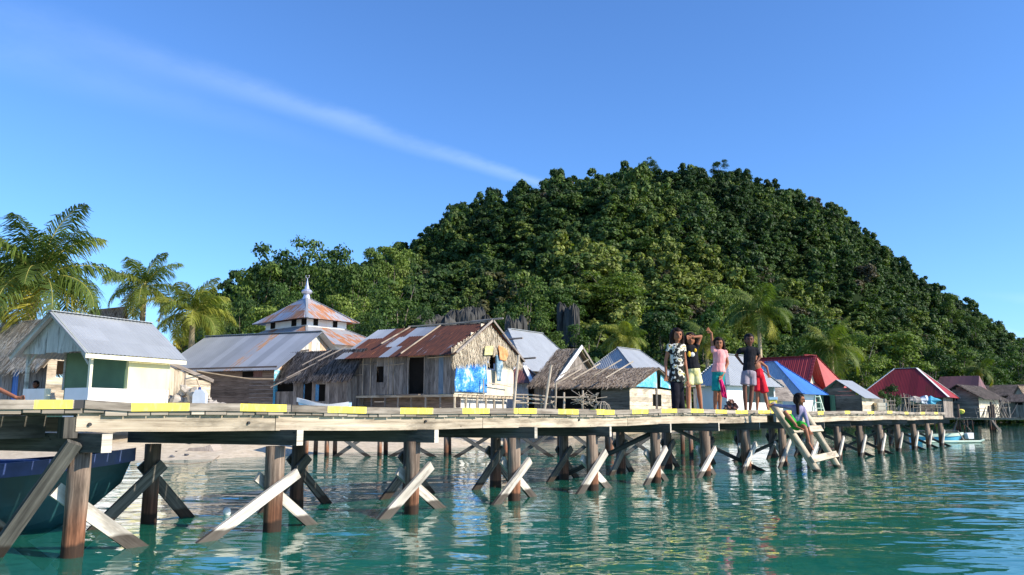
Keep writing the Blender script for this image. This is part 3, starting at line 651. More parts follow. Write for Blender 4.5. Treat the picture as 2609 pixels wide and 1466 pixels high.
def roof(par, mat, A, B, C, Dd, dL, dR, ze, zr, ridge='L', hip=0., ov=.35, thatched=False, name='roof', ov2=None, zr2=None, rustf=None, dens=.055, sheet=.8, lap=True, rag=.16):
    # ridge 'L' runs parallel to A-B; hip: how far the ridge end is pulled in (metres)
    ov2 = ov if ov2 is None else ov2; mb = MB()
    if ridge == 'L': e0, e1, f0, f1, de, df = B, A, Dd, C, (A - B).normalized(), (C - A).normalized()
    else: e0, e1, f0, f1, de, df = A, C, B, Dd, (C - A).normalized(), (A - B).normalized() * -1
    W = (f1 - e1).length; half = W / 2; rise = zr - ze; dz = rise * ov / half
    Ln = (e1 - e0).length + 2 * ov2
    for (p, q, inw) in ((e0, e1, df), (f0, f1, -df)):
        a = v3(p - de * ov2 - inw * ov, ze - dz); b_ = v3(q + de * ov2 - inw * ov, ze - dz)
        up = Vector((inw.x * (half + ov), inw.y * (half + ov), rise + dz))
        if thatched: thatch(mb, a, b_, up, dens=dens * .62, ragged=rag)
        else: slope(mb, a, b_, up, hip, Ln - hip, rustf=rustf, sheet=sheet, lap=lap)
    if hip > 0:
        for (p, q, inw) in ((e0, f0, de), (e1, f1, -de)):
            side = (q - p).normalized()
            a = v3(p - inw * ov2 - side * ov, ze - dz); b_ = v3(q - inw * ov2 + side * ov, ze - dz); w2 = W + 2 * ov
            up = Vector((inw.x * hip, inw.y * hip, rise + dz)); slope(mb, a, b_, up, w2 / 2, w2 / 2 + .001, rustf=rustf, lap=lap)
    o = mb.build(name, mat, par)
    r0 = v3((e0 + f0) / 2 - de * (ov2 - hip), zr + .02); r1 = v3((e1 + f1) / 2 + de * (ov2 - hip), zr + .02)
    return o, r0, r1, (e0, e1, f0, f1, de, df, dz, half)
def hipcaps(par, info, r0, r1, ze, ov, ov2, mat, w_=.09):
    e0, e1, f0, f1, de, df, dz, half = info; mb = MB(); mb.beam(r0, r1, .03, w_ * 2); mb.build('ridge_cap', mat, par)
    for p, r in ((v3(e0 - de * ov2 - df * ov, ze - dz + .03), r0), (v3(f0 - de * ov2 + df * ov, ze - dz + .03), r0), (v3(e1 + de * ov2 - df * ov, ze - dz + .03), r1), (v3(f1 + de * ov2 + df * ov, ze - dz + .03), r1)): mb = MB(); mb.beam(p, r, .03, w_ * 2); mb.build('hip_cap', mat, par)
def opening(par, p0, d, u0, u1, z0, z1, name='window', mat='dark', frame=None, depth=.12):
    # dark recess panel just behind the wall face plus a frame
    d3 = Vector((d.x, d.y, 0)); n3 = Vector((d.y, -d.x, 0))
    if n3.dot(v3(p0, 0)) > 0: n3 = -n3
    mb = MB(); c = v3(p0, 0) + d3 * (u0 + u1) / 2 + Vector((0, 0, (z0 + z1) / 2)) - n3 * depth
    mb.box(c, d3 * (u1 - u0) / 2 * 1.04, n3 * .01, Vector((0, 0, (z1 - z0) / 2 * 1.02))); o = mb.build(name, M[mat], par)
    if frame:
        mb = MB(); f = .045; b3 = v3(p0, 0) + n3 * .02
        for u in (u0, u1): mb.beam(b3 + d3 * u + Vector((0, 0, z0)), b3 + d3 * u + Vector((0, 0, z1)), .05, f, up=n3)
        for z in (z0, z1): mb.beam(b3 + d3 * (u0 - .03) + Vector((0, 0, z)), b3 + d3 * (u1 + .03) + Vector((0, 0, z)), f, .055)
        mb.build('frame', M[frame], o)
    return o
def hu(A, d, px, py=960): return isect(A, d, px, py)
HD = (-.87, .49)
exec_after = []
# ------------------------------------------------------------------ 1 thatched hut at the far left
def ground_z(p): return tz(p.x, p.y)
def base(A): return (A.x, A.y, ground_z(A))
A, B, C, Q, dL, dR, sl, sr = plan(118, 29, -60, 250, HD)
h = thing('thatched_hut', base(A), 'grey plank hut with pale straw thatch roof and blue door behind the yellow shelter', 'hut')
ze, zr = ZY(893, 29), ZY(808, 30.5); bu = (hu(A, dL, 50), hu(A, dL, 30))
wall('wall', h, A, B, .9, ze, M['grey'], 'v', [(bu[0], bu[1], 1.2, ZY(928, 29))])
wall('wall', h, A, C, .9, ze, M['pale'], 'h', [(.35, .8, 2.6, 3.05)], pw=.28); wall('wall', h, B, Q, .9, ze, M['grey2'])
opening(h, A, dL, bu[0], bu[1], 1.2, ZY(928, 29), 'door', 'blueroof', depth=.03)
for wz in (0,): roof(h, M['straw_light'], A, B, C, Q, dL, dR, ze, zr, 'L', 0, .45, True)
# 1b hut roof peeping over the shelter
A, B, C, Q, dL, dR, sl, sr = plan(285, 45, 215, 312, HD)
h = thing('thatched_hut', base(A), 'brown thatch hut of which only the roof tip shows above the zinc shelter roof', 'hut')
ze, zr = ZY(840, 45), ZY(786, 46); wall('wall', h, A, B, 1, ze, M['brown']); wall('wall', h, A, C, 1, ze, M['brown']); roof(h, M['straw'], A, B, C, Q, dL, dR, ze, zr, 'L', 0, .4, True, dens=.09)

# ------------------------------------------------------------------ 2 yellow shelter
A, B, C, Q, dL, dR, sl, sr = plan(228, 24, 62, 432, (-.9, .43))
k = thing('yellow_shelter', base(A), 'small pale yellow open fronted shelter with zinc gable roof and white parapets', 'shelter')
ze = ZY(885, 24); zp = ZY(988, 24); z0 = .95; zr = ZY(795, 24.5); A3 = v3(A, 0)
l3, r3 = v3(dL, 0), v3(dR, 0)
def slab(name, p, d, u0, u1, za, zb, th, mat, par, inn=0.):
    d3 = Vector((d.x, d.y, 0)).normalized(); o3 = r3 if abs(d3.dot(l3)) > .9 else l3
    mb = MB(); mb.box(v3(p, 0) + d3 * (u0 + u1) / 2 + o3 * (th / 2 + inn) + Vector((0, 0, (za + zb) / 2)), d3 * (u1 - u0) / 2, o3 * th / 2, Vector((0, 0, (zb - za) / 2))); return mb.build(name, mat, par)
uw0, uw1 = hu(A, dR, 240), hu(A, dR, 326)
slab('parapet', A, dR, .0, sr, z0, zp, .12, M['white'], k)
slab('wall', A, dR, uw1, sr, zp, ze - .005, .11, M['yellowwall'], k, .004)
slab('lintel', A, dR, .13, uw1 - .002, ze - .07, ze - .004, .10, M['trim'], k)
pl1, pl2, pl3 = hu(A, dL, 168), hu(A, dL, 118), sl
slab('parapet', A, dL, .122, pl1, z0, zp, .12, M['white'], k); slab('parapet', A, dL, pl2, pl3, z0, zp, .12, M['white'], k)
slab('step', A, dL, pl1 + .003, pl2 - .003, z0, ZY(1024, 24) - .02, .12, M['greenwall'], k)
mb = MB(); mb.box(A3 + l3 * (pl2 - .05) + r3 * .05 + Vector((0, 0, (z0 + zp) / 2)), l3 * .045, r3 * .075, (0, 0, (zp - z0) / 2)); mb.build('door_jamb', M['trim'], k)
slab('partition', A + dR * (uw1 - .02), dL, .12, sl * .97, z0, ze, .06, M['greenwall'], k)
slab('back_wall', A + dR * (sr - .12), dL, .0, sl, z0, ze, .1, M['yellowwall'], k)
for (u, vv) in ((.05, .05), (sl - .05, .05), (sl - .05, uw1)):
    mb = MB(); mb.box(A3 + l3 * u + r3 * vv + Vector((0, 0, (zp + ze) / 2)), l3 * .045, r3 * .045, (0, 0, (ze - zp) / 2)); mb.build('post', M['palegreen'] if u > .1 else M['trim'], k)
for u, s_ in ((.1, 1), (sl - .1, -1)):
    mb = MB(); mb.beam(A3 + l3 * u + r3 * .02 + Vector((0, 0, ze - .5)), A3 + l3 * (u + .38 * s_) + r3 * .02 + Vector((0, 0, ze - .1)), .06, .05); mb.build('knee_brace', M['palegreen'], k)
o, r0, r1, info = roof(k, M['zinc2'], A, B, C, Q, dL, dR, ze, zr, 'R', 0, .28, ov2=.42)
mb = MB(); gx = -.34
hw = sl / 2; e0 = A3 + r3 * gx; apex = e0 + l3 * hw + Vector((0, 0, zr)); dz = (zr - ze) * .28 / hw
for sd, s_ in ((e0 - l3 * .28 + Vector((0, 0, ze - dz)), 1), (e0 + l3 * (sl + .28) + Vector((0, 0, ze - dz)), -1)):
    mb.beam(sd - Vector((0, 0, .05)), apex - Vector((0, 0, .05)), .15, .03)
mb.build('bargeboard', M['palegreen'], k)
wall('gable_board', k, A - dR * .1, B - dR * .1, ze - .12, 0, M['palegreen'], 'v', top=lambda u: ze - .05 + (zr - ze) * (1 - abs(u - hw) / hw), pw=.28)
mb = MB(); mb.beam(A3 - l3 * .28 - r3 * .4 + Vector((0, 0, ze - dz - .08)), A3 - l3 * .28 + r3 * (sr + .4) + Vector((0, 0, ze - dz - .08)), .13, .03); mb.build('fascia', M['trim'], k)
mb = MB(); mb.beam(r0, r1, .02, .22); mb.build('ridge_cap', M['zinc2'], k)
mb = MB(); mb.box((A3 + l3 * sl / 2 + r3 * sr / 2 + Vector((0, 0, z0 + .02))), l3 * (sl / 2 - .14), r3 * (sr / 2 - .14), (0, 0, .04)); mb.build('floor', M['pebble'], k)

# ------------------------------------------------------------------ 3 small shack by the rubble heap
A, B, C, Q, dL, dR, sl, sr = plan(425, 27.5, 395, 538, (-.9, .43))
h = thing('lean_to_shack', base(A), 'low shack of pale planks with a sloping edge board and rubble heaped against it', 'shack')
zt0, zt1 = ZY(932, 27.5), ZY(975, 29.3); split = hu(A, dR, 471)
tp = lambda u: zt0 + (zt1 - zt0) * u / sr
wall('wall', h, A, A + dR * split, .9, 0, M['pale'], 'v', top=tp, pw=.35)
wall('wall', h, A + dR * split, C, .9, 0, M['pale'], 'h', top=lambda u: tp(u + split), pw=.16)
mb = MB(); mb.beam(v3(A + dR * split, .9), v3(A + dR * split, tp(split)), .07, .07); mb.build('post', M['grey2'], h)
mb = MB(); mb.beam(v3(A - dR * .3 - dL * .06, zt0 + .18), v3(C + dR * .05 - dL * .06, zt1 + .05), .12, .05); mb.build('edge_board', M['grey2'], h)
mb = MB(); thatch(mb, v3(C, zt1), v3(Q, zt1), v3(A, zt0) - v3(C, zt1), dens=.08); mb.build('roof', M['straw_dark'], h)
mb = MB(); mb.beam(v3(A + dR * sr * .66, zt1 + .1), v3(C + dR * .1, 1.15), .05, .05, up=(1, 0, 0)); mb.build('leaning_stick', M['stick'], h)
# rubble heap
for i in range(60):
    px = U(432, 570); yy = 27 + U(-.3, .5); hh = max(0, 1 - abs(px - 480) / 75) * .75
    p = P(px, 1000, yy); r = U(.11, .24); mb = MB(); mb.ell((p.x, p.y, 1.45 + hh * U(.2, .95)), (r * U(.8, 1.3), r, r * U(.6, 1)), 7, 5, jit=.7)
    o = mb.build('rubble_stone', M['pebble']); tag(o, 'rough pale coral stone in the rubble heap beside the yellow shelter', 'stone', 'stones heaped beside the yellow shelter')
p = P(515, 1010, 26.6); j = thing('jerrycan', (p.x, p.y, 1.0), 'pale blue grey plastic jerrycan on the rubble heap', 'jerrycan')
mb = MB(); mb.prism([(p.x - .2, p.y - .3, 1.45), (p.x + .22, p.y - .3, 1.45), (p.x + .22, p.y - .3, 1.92), (p.x + .1, p.y - .3, 2.05), (p.x - .12, p.y - .3, 2.05), (p.x - .2, p.y - .3, 1.87)], (0, .22, 0)); mb.build('body', M['jerry'], j)
mb = MB(); mb.tube([(p.x - .02, p.y - .2, 2.04), (p.x - .02, p.y - .2, 2.13)], .05, 8); mb.build('cap', M['hullblue'], j)

# ------------------------------------------------------------------ 4 long zinc roofed plank house
A, B, C, Q, dL, dR, sl, sr = plan(698, 38, 425, 885, (-.93, .37))
h = thing('plank_house', base(A), 'long dark plank house with shiny zinc roof and white boarded gable below the mosque', 'house')
ze, zr = ZY(930, 38), ZY(846, 41)
u0, u1, u2 = hu(A, dL, 668), hu(A, dL, 645), hu(A, dL, 617)
wall('wall', h, A, B, .9, ze, M['brown'], 'h', [(u0, u2, ZY(965, 38), ZY(945, 38))], pw=.2)
opening(h, A, dL, u1, u2, ZY(965, 38), ZY(945, 38), 'window', 'dark', depth=.02); opening(h, A, dL, u0, u1, ZY(965, 38), ZY(945, 38), 'shutter', 'oldred', depth=.02)
gw = sr / 2; wall('gable_wall', h, A, C, ze - .25, 0, M['whitegable'], 'v', top=lambda u: ze + (zr - ze) * (1 - abs(u - gw) / gw), pw=.32)
wall('wall', h, A, C, .9, ze - .25, M['tarp2'], 'v', pw=.6); wall('wall', h, B, Q, .9, ze, M['brown'])
o, r0, r1, info = roof(h, M['zinc'], A, B, C, Q, dL, dR, ze, zr, 'L', 0, .45, ov2=.5, sheet=.55, lap=False, rustf=lambda k_: 1. if k_[0] in (8,) else rnd() * .45)
mb = MB(); mb.beam(r0, r1, .03, .3); mb.build('ridge_cap', M['zinc2'], h)
mb = MB(); e = v3(A - dR * .45 - dL * .5, ze - .12); mb.beam(e, v3(B - dR * .45 + dL * .5, ze - .12), .08, .04); mb.build('eave_board', M['brown'], h)
for f in (.25, .55):
    mb = MB(); q = v3(A - dL * .12 + dR * gw * f, ze + (zr - ze) * f * .75); mb.beam(q, q + Vector((.5, -.05, -.5 + f)), .07, .04); mb.build('stick', M['grey2'], h)

# ------------------------------------------------------------------ 5 mosque
A, B, C, Q, dL, dR, sl, sr = plan(776, 55, 672, 876, (-.75, .66))
h = thing('mosque', base(A), 'small white mosque with two tiered rust streaked pyramid roof and silver finial', 'mosque')
zA, zB = ZY(829, 55), ZY(812, 55); side = (sl + sr) / 2
def ringwall(za, zb, A, B, C, Q, mat, nm='wall', hol=None):
    wall(nm, h, A, B, za, zb, mat, 'v', hol or (), pw=2.5, th=.08); wall(nm, h, A, C, za, zb, mat, 'v', hol or (), pw=2.5, th=.08); wall(nm, h, B, Q, za, zb, mat, 'v', pw=2.5, th=.08); wall(nm, h, C, Q, za, zb, mat, 'v', pw=2.5, th=.08)
ringwall(zA - .3, zB, A, B, C, Q, M['white'])
for d, ss in ((dL, sl), (dR, sr)):
    for f in (.22, .72) if d is dR else (.06, .30, .82):
        n3 = Vector((d.y, -d.x, 0)); n3 = n3 if n3.dot(v3(A, 0)) < 0 else -n3; c = v3(A + d * ss * f, (zA + zB) / 2 + .03) + n3 * .02
        mb = MB(); mb.box(c, v3(d, 0) * ss * .055, n3 * .02, (0, 0, .22)); mb.build('window', M['dark'], h)
ctr = (A + Q) / 2; zt = ZY(757, 58)
def pyramid(A, B, C, Q, ze, zt, ov, name, mat, stop=1.):
    mb = MB(); c = (A + Q) / 2
    for p, q in ((B, A), (A, C), (C, Q), (Q, B)):
        d = (q - p).normalized(); m_ = (p + q) / 2; inw = (c - m_); il = inw.length; inw.normalize(); w_ = (q - p).length + 2 * ov
        a = v3(p - d * ov - inw * ov, ze); b_ = v3(q + d * ov - inw * ov, ze); up = Vector((inw.x * (il + ov), inw.y * (il + ov), zt - ze)) * stop; k_ = w_ / 2 * stop
        slope(mb, a, b_, up, k_, w_ - k_ + .001, rustf=lambda k_: .55 + .45 * rnd(), amp=.008)
    o = mb.build(name, mat, h)
    for p in (A, B, C, Q):
        o2 = (p - c).normalized(); a = v3(p + o2 * ov * 1.41, ze + .02); t_ = v3(c, zt + .02); mb = MB(); mb.beam(a, a.lerp(t_, stop), .03, .16); mb.build('hip_cap', M['zinc2'], h)
pyramid(A, B, C, Q, zB - .05, zt, .75, 'upper_roof', M['zinc_rusty'])
o_ = 3.0; c = (A + Q) / 2
def exp_(p, o_): return p + (p - c).normalized() * o_ * 1.41
A2, B2, C2, Q2 = [exp_(p, 2.2) for p in (A, B, C, Q)]; hs_ = (sl + sr) / 4; st_ = 1 - hs_ / (hs_ + 2.8); zl_ = ZY(875, 52)
pyramid(A2, B2, C2, Q2, zl_, zl_ + (zA - .02 - zl_) / st_, .6, 'lower_roof', M['zinc_rusty'], stop=st_)
ringwall(.9, ZY(872, 52) + .15, A2, B2, C2, Q2, M['white'])
f = MB(); fz = zt; cc = v3(c, 0)
def lathe(mb, prof, cx, cy, n=14):
    for (r0, z0_), (r1, z1_) in zip(prof[:-1], prof[1:]):
        for k_ in range(n):
            t0_, t1_ = 2 * math.pi * k_ / n, 2 * math.pi * (k_ + 1) / n
            mb.face([(cx + r0 * math.cos(t0_), cy + r0 * math.sin(t0_), z0_), (cx + r0 * math.cos(t1_), cy + r0 * math.sin(t1_), z0_), (cx + r1 * math.cos(t1_), cy + r1 * math.sin(t1_), z1_), (cx + r1 * math.cos(t0_), cy + r1 * math.sin(t0_), z1_)])
lathe(f, [(.30, fz - .2), (.22, fz + 0.10), (.2, fz + 0.16), (.36, fz + 0.24), (.40, fz + 0.36), (.34, fz + 0.48), (.18, fz + 0.58), (.16, fz + 0.68), (.09, fz + 0.92), (.04, fz + 1.20), (.02, fz + 1.40)], cc.x, cc.y)
M['silver'] = plain('silver', (.6, .6, .66), .3, .1, metal=.6); o = f.build('finial', M['silver'], h, smooth=True)
f = MB(); pts = [cc + Vector((.13 * math.sin(t_), 0, fz + 1.52 - .13 * math.cos(t_))) for t_ in np.linspace(-2.3, 2.3, 9)]; f.tube(pts, .03, 6); f.build('crescent', M['silver'], o)

# ------------------------------------------------------------------ 6 dark thatch hut
A, B, C, Q, dL, dR, sl, sr = plan(884, 36, 700, 955, HD)
h = thing('thatched_hut', base(A), 'dark thatch hut with black doorway wedged between zinc roof and rusty roof', 'hut')
ze, zr = ZY(958, 36), ZY(895, 38.2); d0, d1 = hu(A, dL, 797), hu(A, dL, 774); w0, w1 = hu(A, dL, 832), hu(A, dL, 810); o0, o1 = hu(A, dL, 750), hu(A, dL, 702)
HL = [(d0, d1, 1.2, ZY(965, 36)), (w0, w1, ZY(1022, 36), ZY(978, 36)), (o0, o1, ZY(995, 36), ZY(966, 36))]
wall('wall', h, A, B, .9, ze - .05, M['grey2'], 'v', HL)
opening(h, A, dL, d0, d1, 1.0, ZY(965, 36), 'door'); opening(h, A, dL, w0, w1, HL[1][2], HL[1][3], 'window'); opening(h, A, dL, o0, o1, HL[2][2], HL[2][3], 'window')
wall('wall', h, A, C, .9, ze, M['grey2']); wall('wall', h, B, Q, .9, ze, M['grey2'])
roof(h, M['straw_dark'], A, B, C, Q, dL, dR, ze, zr, 'L', 0, .12, True, ov2=.3, rag=.02)
for px, py in ((720, 972), (760, 948), (800, 915), (840, 905)):
    p = P(px, py, 36.3); mb = MB(); mb.beam(p + Vector((-.5, -.1, -.28)), p + Vector((.75, .2, .42)), .05, .04); mb.build('roof_pole', M['grey2'], h)

# ------------------------------------------------------------------ 7 rusty roofed stilt hut
A, B, C, Q, dL, dR, sl, sr = plan(1158, 34, 884, 1308, HD)
h = thing('stilt_hut', base(A), 'grey plank stilt hut with rusty corrugated roof and shaggy straw gable', 'hut')
ze, zr = ZY(890, 34), ZY(819, 35.5); zf = ZY(1004, 34); DL0, DL1 = hu(A, dL, 1082), hu(A, dL, 1040); W0, W1 = hu(A, dL, 982), hu(A, dL, 961)
zd = ZY(906, 34); zw0, zw1 = ZY(972, 34.8), ZY(930, 34.8)
wall('wall', h, A, B, zf, ze, M['grey'], 'v', [(DL0, DL1, zf - .1, zd + .2), (W0, W1, zw0, zw1)], pw=.22)
opening(h, A, dL, DL0, DL1, zf, zd, 'door', 'dark', 'grey2'); opening(h, A, dL, W0, W1, zw0, zw1, 'window', 'dark')
mb = MB(); n3 = -v3(dR, 0); mb.box(v3(A + dL * (DL0 + DL1) / 2, zd + .13) + n3 * .03, v3(dL, 0) * (DL1 - DL0) / 2, n3 * .015, (0, 0, .11)); mb.build('lintel_board', M['c_orange'], h)
mb = MB()
for px in (898, 925, 945, 990, 1003): u = hu(A, dL, px); mb.beam(v3(A + dL * u, zf) + n3 * .03, v3(A + dL * u, ze - .15) + n3 * .03, .03, .03)
for a, b_, pz in ((885, 960, 924), (885, 925, 952), (985, 1030, 927), (1090, 1155, 912)): mb.beam(v3(A + dL * hu(A, dL, a), ZY(pz, 34.5)) + n3 * .04, v3(A + dL * hu(A, dL, b_), ZY(pz - 3, 34.5)) + n3 * .04, .03, .03)
mb.build('batten', M['stick'], h)
gw = sr / 2; gt = lambda u: ze + (zr - ze) * (1 - abs(u - gw) / gw) - .05
wu0, wu1 = hu(A, dR, 1243), hu(A, dR, 1262)
wall('gable_wall', h, A, C, zf, 0, M['cream'], 'h', [(wu0 - .05, wu1, ZY(935, 35.5), ZY(890, 35.5))], top=gt, pw=.5)
opening(h, A, dR, wu0 - .05, wu1, ZY(935, 35.5), ZY(890, 35.5), 'window'); wall('wall', h, B, Q, zf, ze, M['grey2'])
rs = random.Random(3)
o, r0, r1, info = roof(h, M['rust'], A, B, C, Q, dL, dR, ze, zr, 'L', 0, .5, ov2=.35, sheet=.62, rustf=lambda k_: 0. if (k_[0], k_[1]) in ((0, 0), (0, 1), (1, 2), (2, 2), (5, 2), (4, 1), (4, 0), (0, 2), (6, 2)) else .72 + .28 * rs.random())
# straw fringe hanging over the gable
mb = MB(); g3 = Vector((dL.x * -1, dL.y * -1, 0)); g3 = g3 if g3.dot(v3(A, 0)) < 0 else -g3
for i in range(5200):
    u = U(-.45, sr + .45); s_ = rnd() ** .8; topz = ze + (zr - ze) * (1 - abs(u - gw) / (gw + .5)) * 1.0 + .02
    if topz < ze - .3: continue
    lowz = ZY(928, 35) if u < gw * .95 else ZY(915, 35.5); 
    if wu0 - .1 < u < wu1 + .1: lowz = ZY(895, 35.5)
    z1 = topz - s_ * max(.1, topz - lowz) * .8; l_ = U(.2, .5); w_ = U(.006, .018); x = v3(A + dR * u, z1) + g3 * U(.10, .24); y = x + v3(dR, 0) * U(-.1, .1) * l_ * 2 + Vector((0, 0, -l_)) + g3 * U(-.05, .1); sdv = v3(dR, 0) * w_
    mb.face([x - sdv, x + sdv, y + sdv * .5, y - sdv * .5], None, (rnd(), rnd(), rnd()))
mb.build('gable_straw', M['straw_light'], h)
mb = MB()
for s_, (ua, za, ub, zb) in enumerate(((gw, zr + .12, sr + .45, ze - .22), (gw, zr + .12, -.45, ze - .2))): mb.beam(v3(A + dR * ua, za) + g3 * .38, v3(A + dR * ub, zb) + g3 * .38, .09, .04)
mb.build('bargeboard', M['grey2'], h)
mb = MB()
for z_, u_ in ((zr + .12, gw), (ze + .75, sr * .86), (ze - .1, sr * 1.12)): mb.tube([v3(A + dR * u_, z_) - g3 * .8, v3(A + dR * u_, z_ + .05) + g3 * .9], .045, 7)
mb.build('ridge_pole', M['grey2'], h)
mb = MB(); [mb.tube([v3(A + dR * gw + dL * U(0, .3), zr + .06 + U(0, .1)), v3(A + dR * gw + dL * sl * U(.4, .8), zr + U(.02, .12))], .035, 6) for i in range(3)]
mb.beam(v3(A - dR * .5 + dL * (sl * .42), ze - .12), v3(A + dR * gw + dL * (sl * .42), zr + .06), .05, .05); mb.beam(v3(A + dR * .35 + dL * (sl * .72), ze + .45), v3(A + dR * gw + dL * (sl * .72), zr + .06), .05, .05)
mb.build('roof_pole', M['stick'], h)
# stilts and floor
mb = MB(); mb.beam(v3(A - dR * .02, zf - .07), v3(B - dR * .02, zf - .07), .1, .08); mb.beam(v3(A - dL * .05 - dR * .2, zf - .07), v3(C - dL * .05, zf - .09), .1, .08); mb.build('floor_beam', M['pale'], h)
mb = MB()
for i in range(14): mb.tube([v3(A + dR * sr * (i + .5) / 14 + dL * .3, zf - .03), v3(A + dR * sr * (i + .5) / 14 - dL * (.18 + U(0, .1)), zf - .03)], .025, 6)
mb.build('floor_pole', M['stick'], h)
for u in (0, .17, .35, .5, .64, .8, 1.):
    mb = MB(); q = A + dR * sr * u - dL * .02; mb.tube([v3(q, .7), v3(q, zf - .1)], .05, 7, wob=.2); mb.build('stilt', M['pale'], h)
for u in (.12, .25, .38, .5, .62, .75, .88, 1.):
    mb = MB(); q = A + dL * sl * u; mb.tube([v3(q, .8), v3(q, zf - .1)], .045, 7, wob=.2); mb.build('stilt', M['grey2'], h)
wall('skirt', h, A + dR * .5, B + dR * .5, .9, zf, M['brown'], 'h', pw=.3)
wall('foundation', h, A + dR * .55 + dL * .35, C + dL * .35, .8, zf - .12, M['white'], 'v', pw=1.2)
mb = MB(); mb.beam(v3(A + dL * DL0 - dR * .3, zf - .02), v3(A + dL * (DL1 + .3) - dR * .3, zf - .02), .05, .3); mb.build('door_step', M['grey2'], h)
# tarp and washing hung on it
def sheetc(name, corners, mat, nx=14, ny=12, amp=.05, lab=None, cat=None, grp=None, fr=2.2):
    a, b_, c_, d_ = [Vector(p) for p in corners]; nrm_ = (b_ - a).cross(d_ - a).normalized(); mb = MB(); n0 = rnd() * 9
    def pp(i, j):
        s_, t_ = i / nx, j / ny; p = a.lerp(b_, s_).lerp(d_.lerp(c_, s_), t_); return p + nrm_ * amp * (noise.noise(Vector((s_ * fr * 3, t_ * fr, n0))) + .4 * noise.noise(Vector((s_ * 9, t_ * 4, n0))))
    mb.v = [tuple(pp(i, j)) for j in range(ny + 1) for i in range(nx + 1)]
    for j in range(ny):
        for i in range(nx):
            q = j * (nx + 1) + i; mb.f.append((q, q + 1, q + nx + 2, q + nx + 1)); mb.fa.append((.5, 0, 0)); mb.m.append(0); mb.uv += [(i / nx, j / ny)] * 4
    o = mb.build(name, mat, smooth=True); md = o.modifiers.new('Solidify', 'SOLIDIFY'); md.thickness = .008; return tag(o, lab, cat, grp)
def onG(px, py, out=.28, A=A, dR=dR): q = A + dR * hu(A, dR, px); q3 = v3(q, 0) + g3 * out; return Vector((q3.x, q3.y, ZY(py, q3.y)))
sheetc('tarpaulin', [onG(1157, 920, .1), onG(1236, 918, .1), onG(1236, 1002, .1), onG(1154, 998, .1)], M['tarp'], amp=.06, lab='blue and white plastic tarpaulin hung across the hut gable wall', cat='tarpaulin')
sheetc('tarpaulin', [onG(1222, 905, .14), onG(1238, 905, .14), onG(1237, 925, .14), onG(1224, 925, .14)], M['tarp'], amp=.03, lab='small blue strip of tarpaulin just above the large blue tarpaulin', cat='tarpaulin')
sheetc('hanging_cloth', [onG(1219, 883, .35), onG(1240, 881, .35), onG(1239, 905, .33), onG(1217, 906, .33)], M['c_khaki'], amp=.06, lab='khaki green cloth drying under the straw gable', cat='cloth', grp='washing hung on the stilt hut')
sheetc('hanging_cloth', [onG(1253, 880, .35), onG(1277, 892, .35), onG(1275, 920, .33), onG(1258, 918, .33)], M['c_orange'], amp=.08, lab='faded orange cloth drying under the straw gable', cat='cloth', grp='washing hung on the stilt hut')
sheetc('hanging_jeans', [onG(1249, 905, .3), onG(1265, 905, .3), onG(1262, 972, .28), onG(1254, 972, .28)], M['c_denim'], amp=.12, lab='light blue jeans hanging beside the window of the stilt hut', cat='jeans', grp='washing hung on the stilt hut')
mb = MB(); mb.tube([onG(1232, 976, .3), onG(1256, 980, .3), onG(1288, 985, .3)], .025, 6); mb.tube([onG(1217, 965, .3), onG(1218, 1022, .3)], .03, 6); o = mb.build('washing_pole', M['stick']); tag(o, 'thin bent sticks leaning on the gable wall beside the tarpaulin', 'pole')

# ------------------------------------------------------------------ 8 bamboo racks right of the hut
r_ = thing('drying_rack', (P(1370, 1020, 33).x, 33, 1), 'rickety rack of pale poles and rails between stilt hut and thatch hut', 'rack')
def rod(par, a, b_, r=.045, m='stick', nm='rail'):
    mb = MB(); mb.tube([a, Vector(a).lerp(Vector(b_), .5) + Vector((U(-.03, .03), 0, U(-.03, .03))), b_], [r, r * .95, r * .85], 7); return mb.build(nm, M[m], par)
for (x0, y0, x1, y1, yy, rr_) in ((1308, 1050, 1322, 905, 32.5, .06), (1386, 1048, 1405, 930, 32.5, .055), (1414, 1045, 1417, 975, 32.6, .04), (1335, 1046, 1333, 1005, 33, .045), (1342, 1046, 1344, 1010, 33.2, .045), (1436, 1045, 1437, 1000, 33, .045), (1484, 1044, 1485, 995, 33, .045), (1415, 1045, 1404, 1020, 33, .03), (1375, 1045, 1380, 1020, 33, .03), (1313, 1047, 1314, 1030, 33, .04)):
    rod(r_, P(x0, y0 + 6, yy), P(x1, y1, yy), rr_, 'stick', 'pole')
for (x0, y0, x1, y1) in ((1306, 1006, 1392, 1010), (1308, 1013, 1390, 1018), (1308, 1027, 1400, 1030), (1340, 1016, 1392, 1022), (1400, 1028, 1415, 1020), (1390, 1012, 1500, 1012), (1310, 1022, 1340, 1024)):
    rod(r_, P(x0, y0, 32.7), P(x1, y1, 32.9), .035)
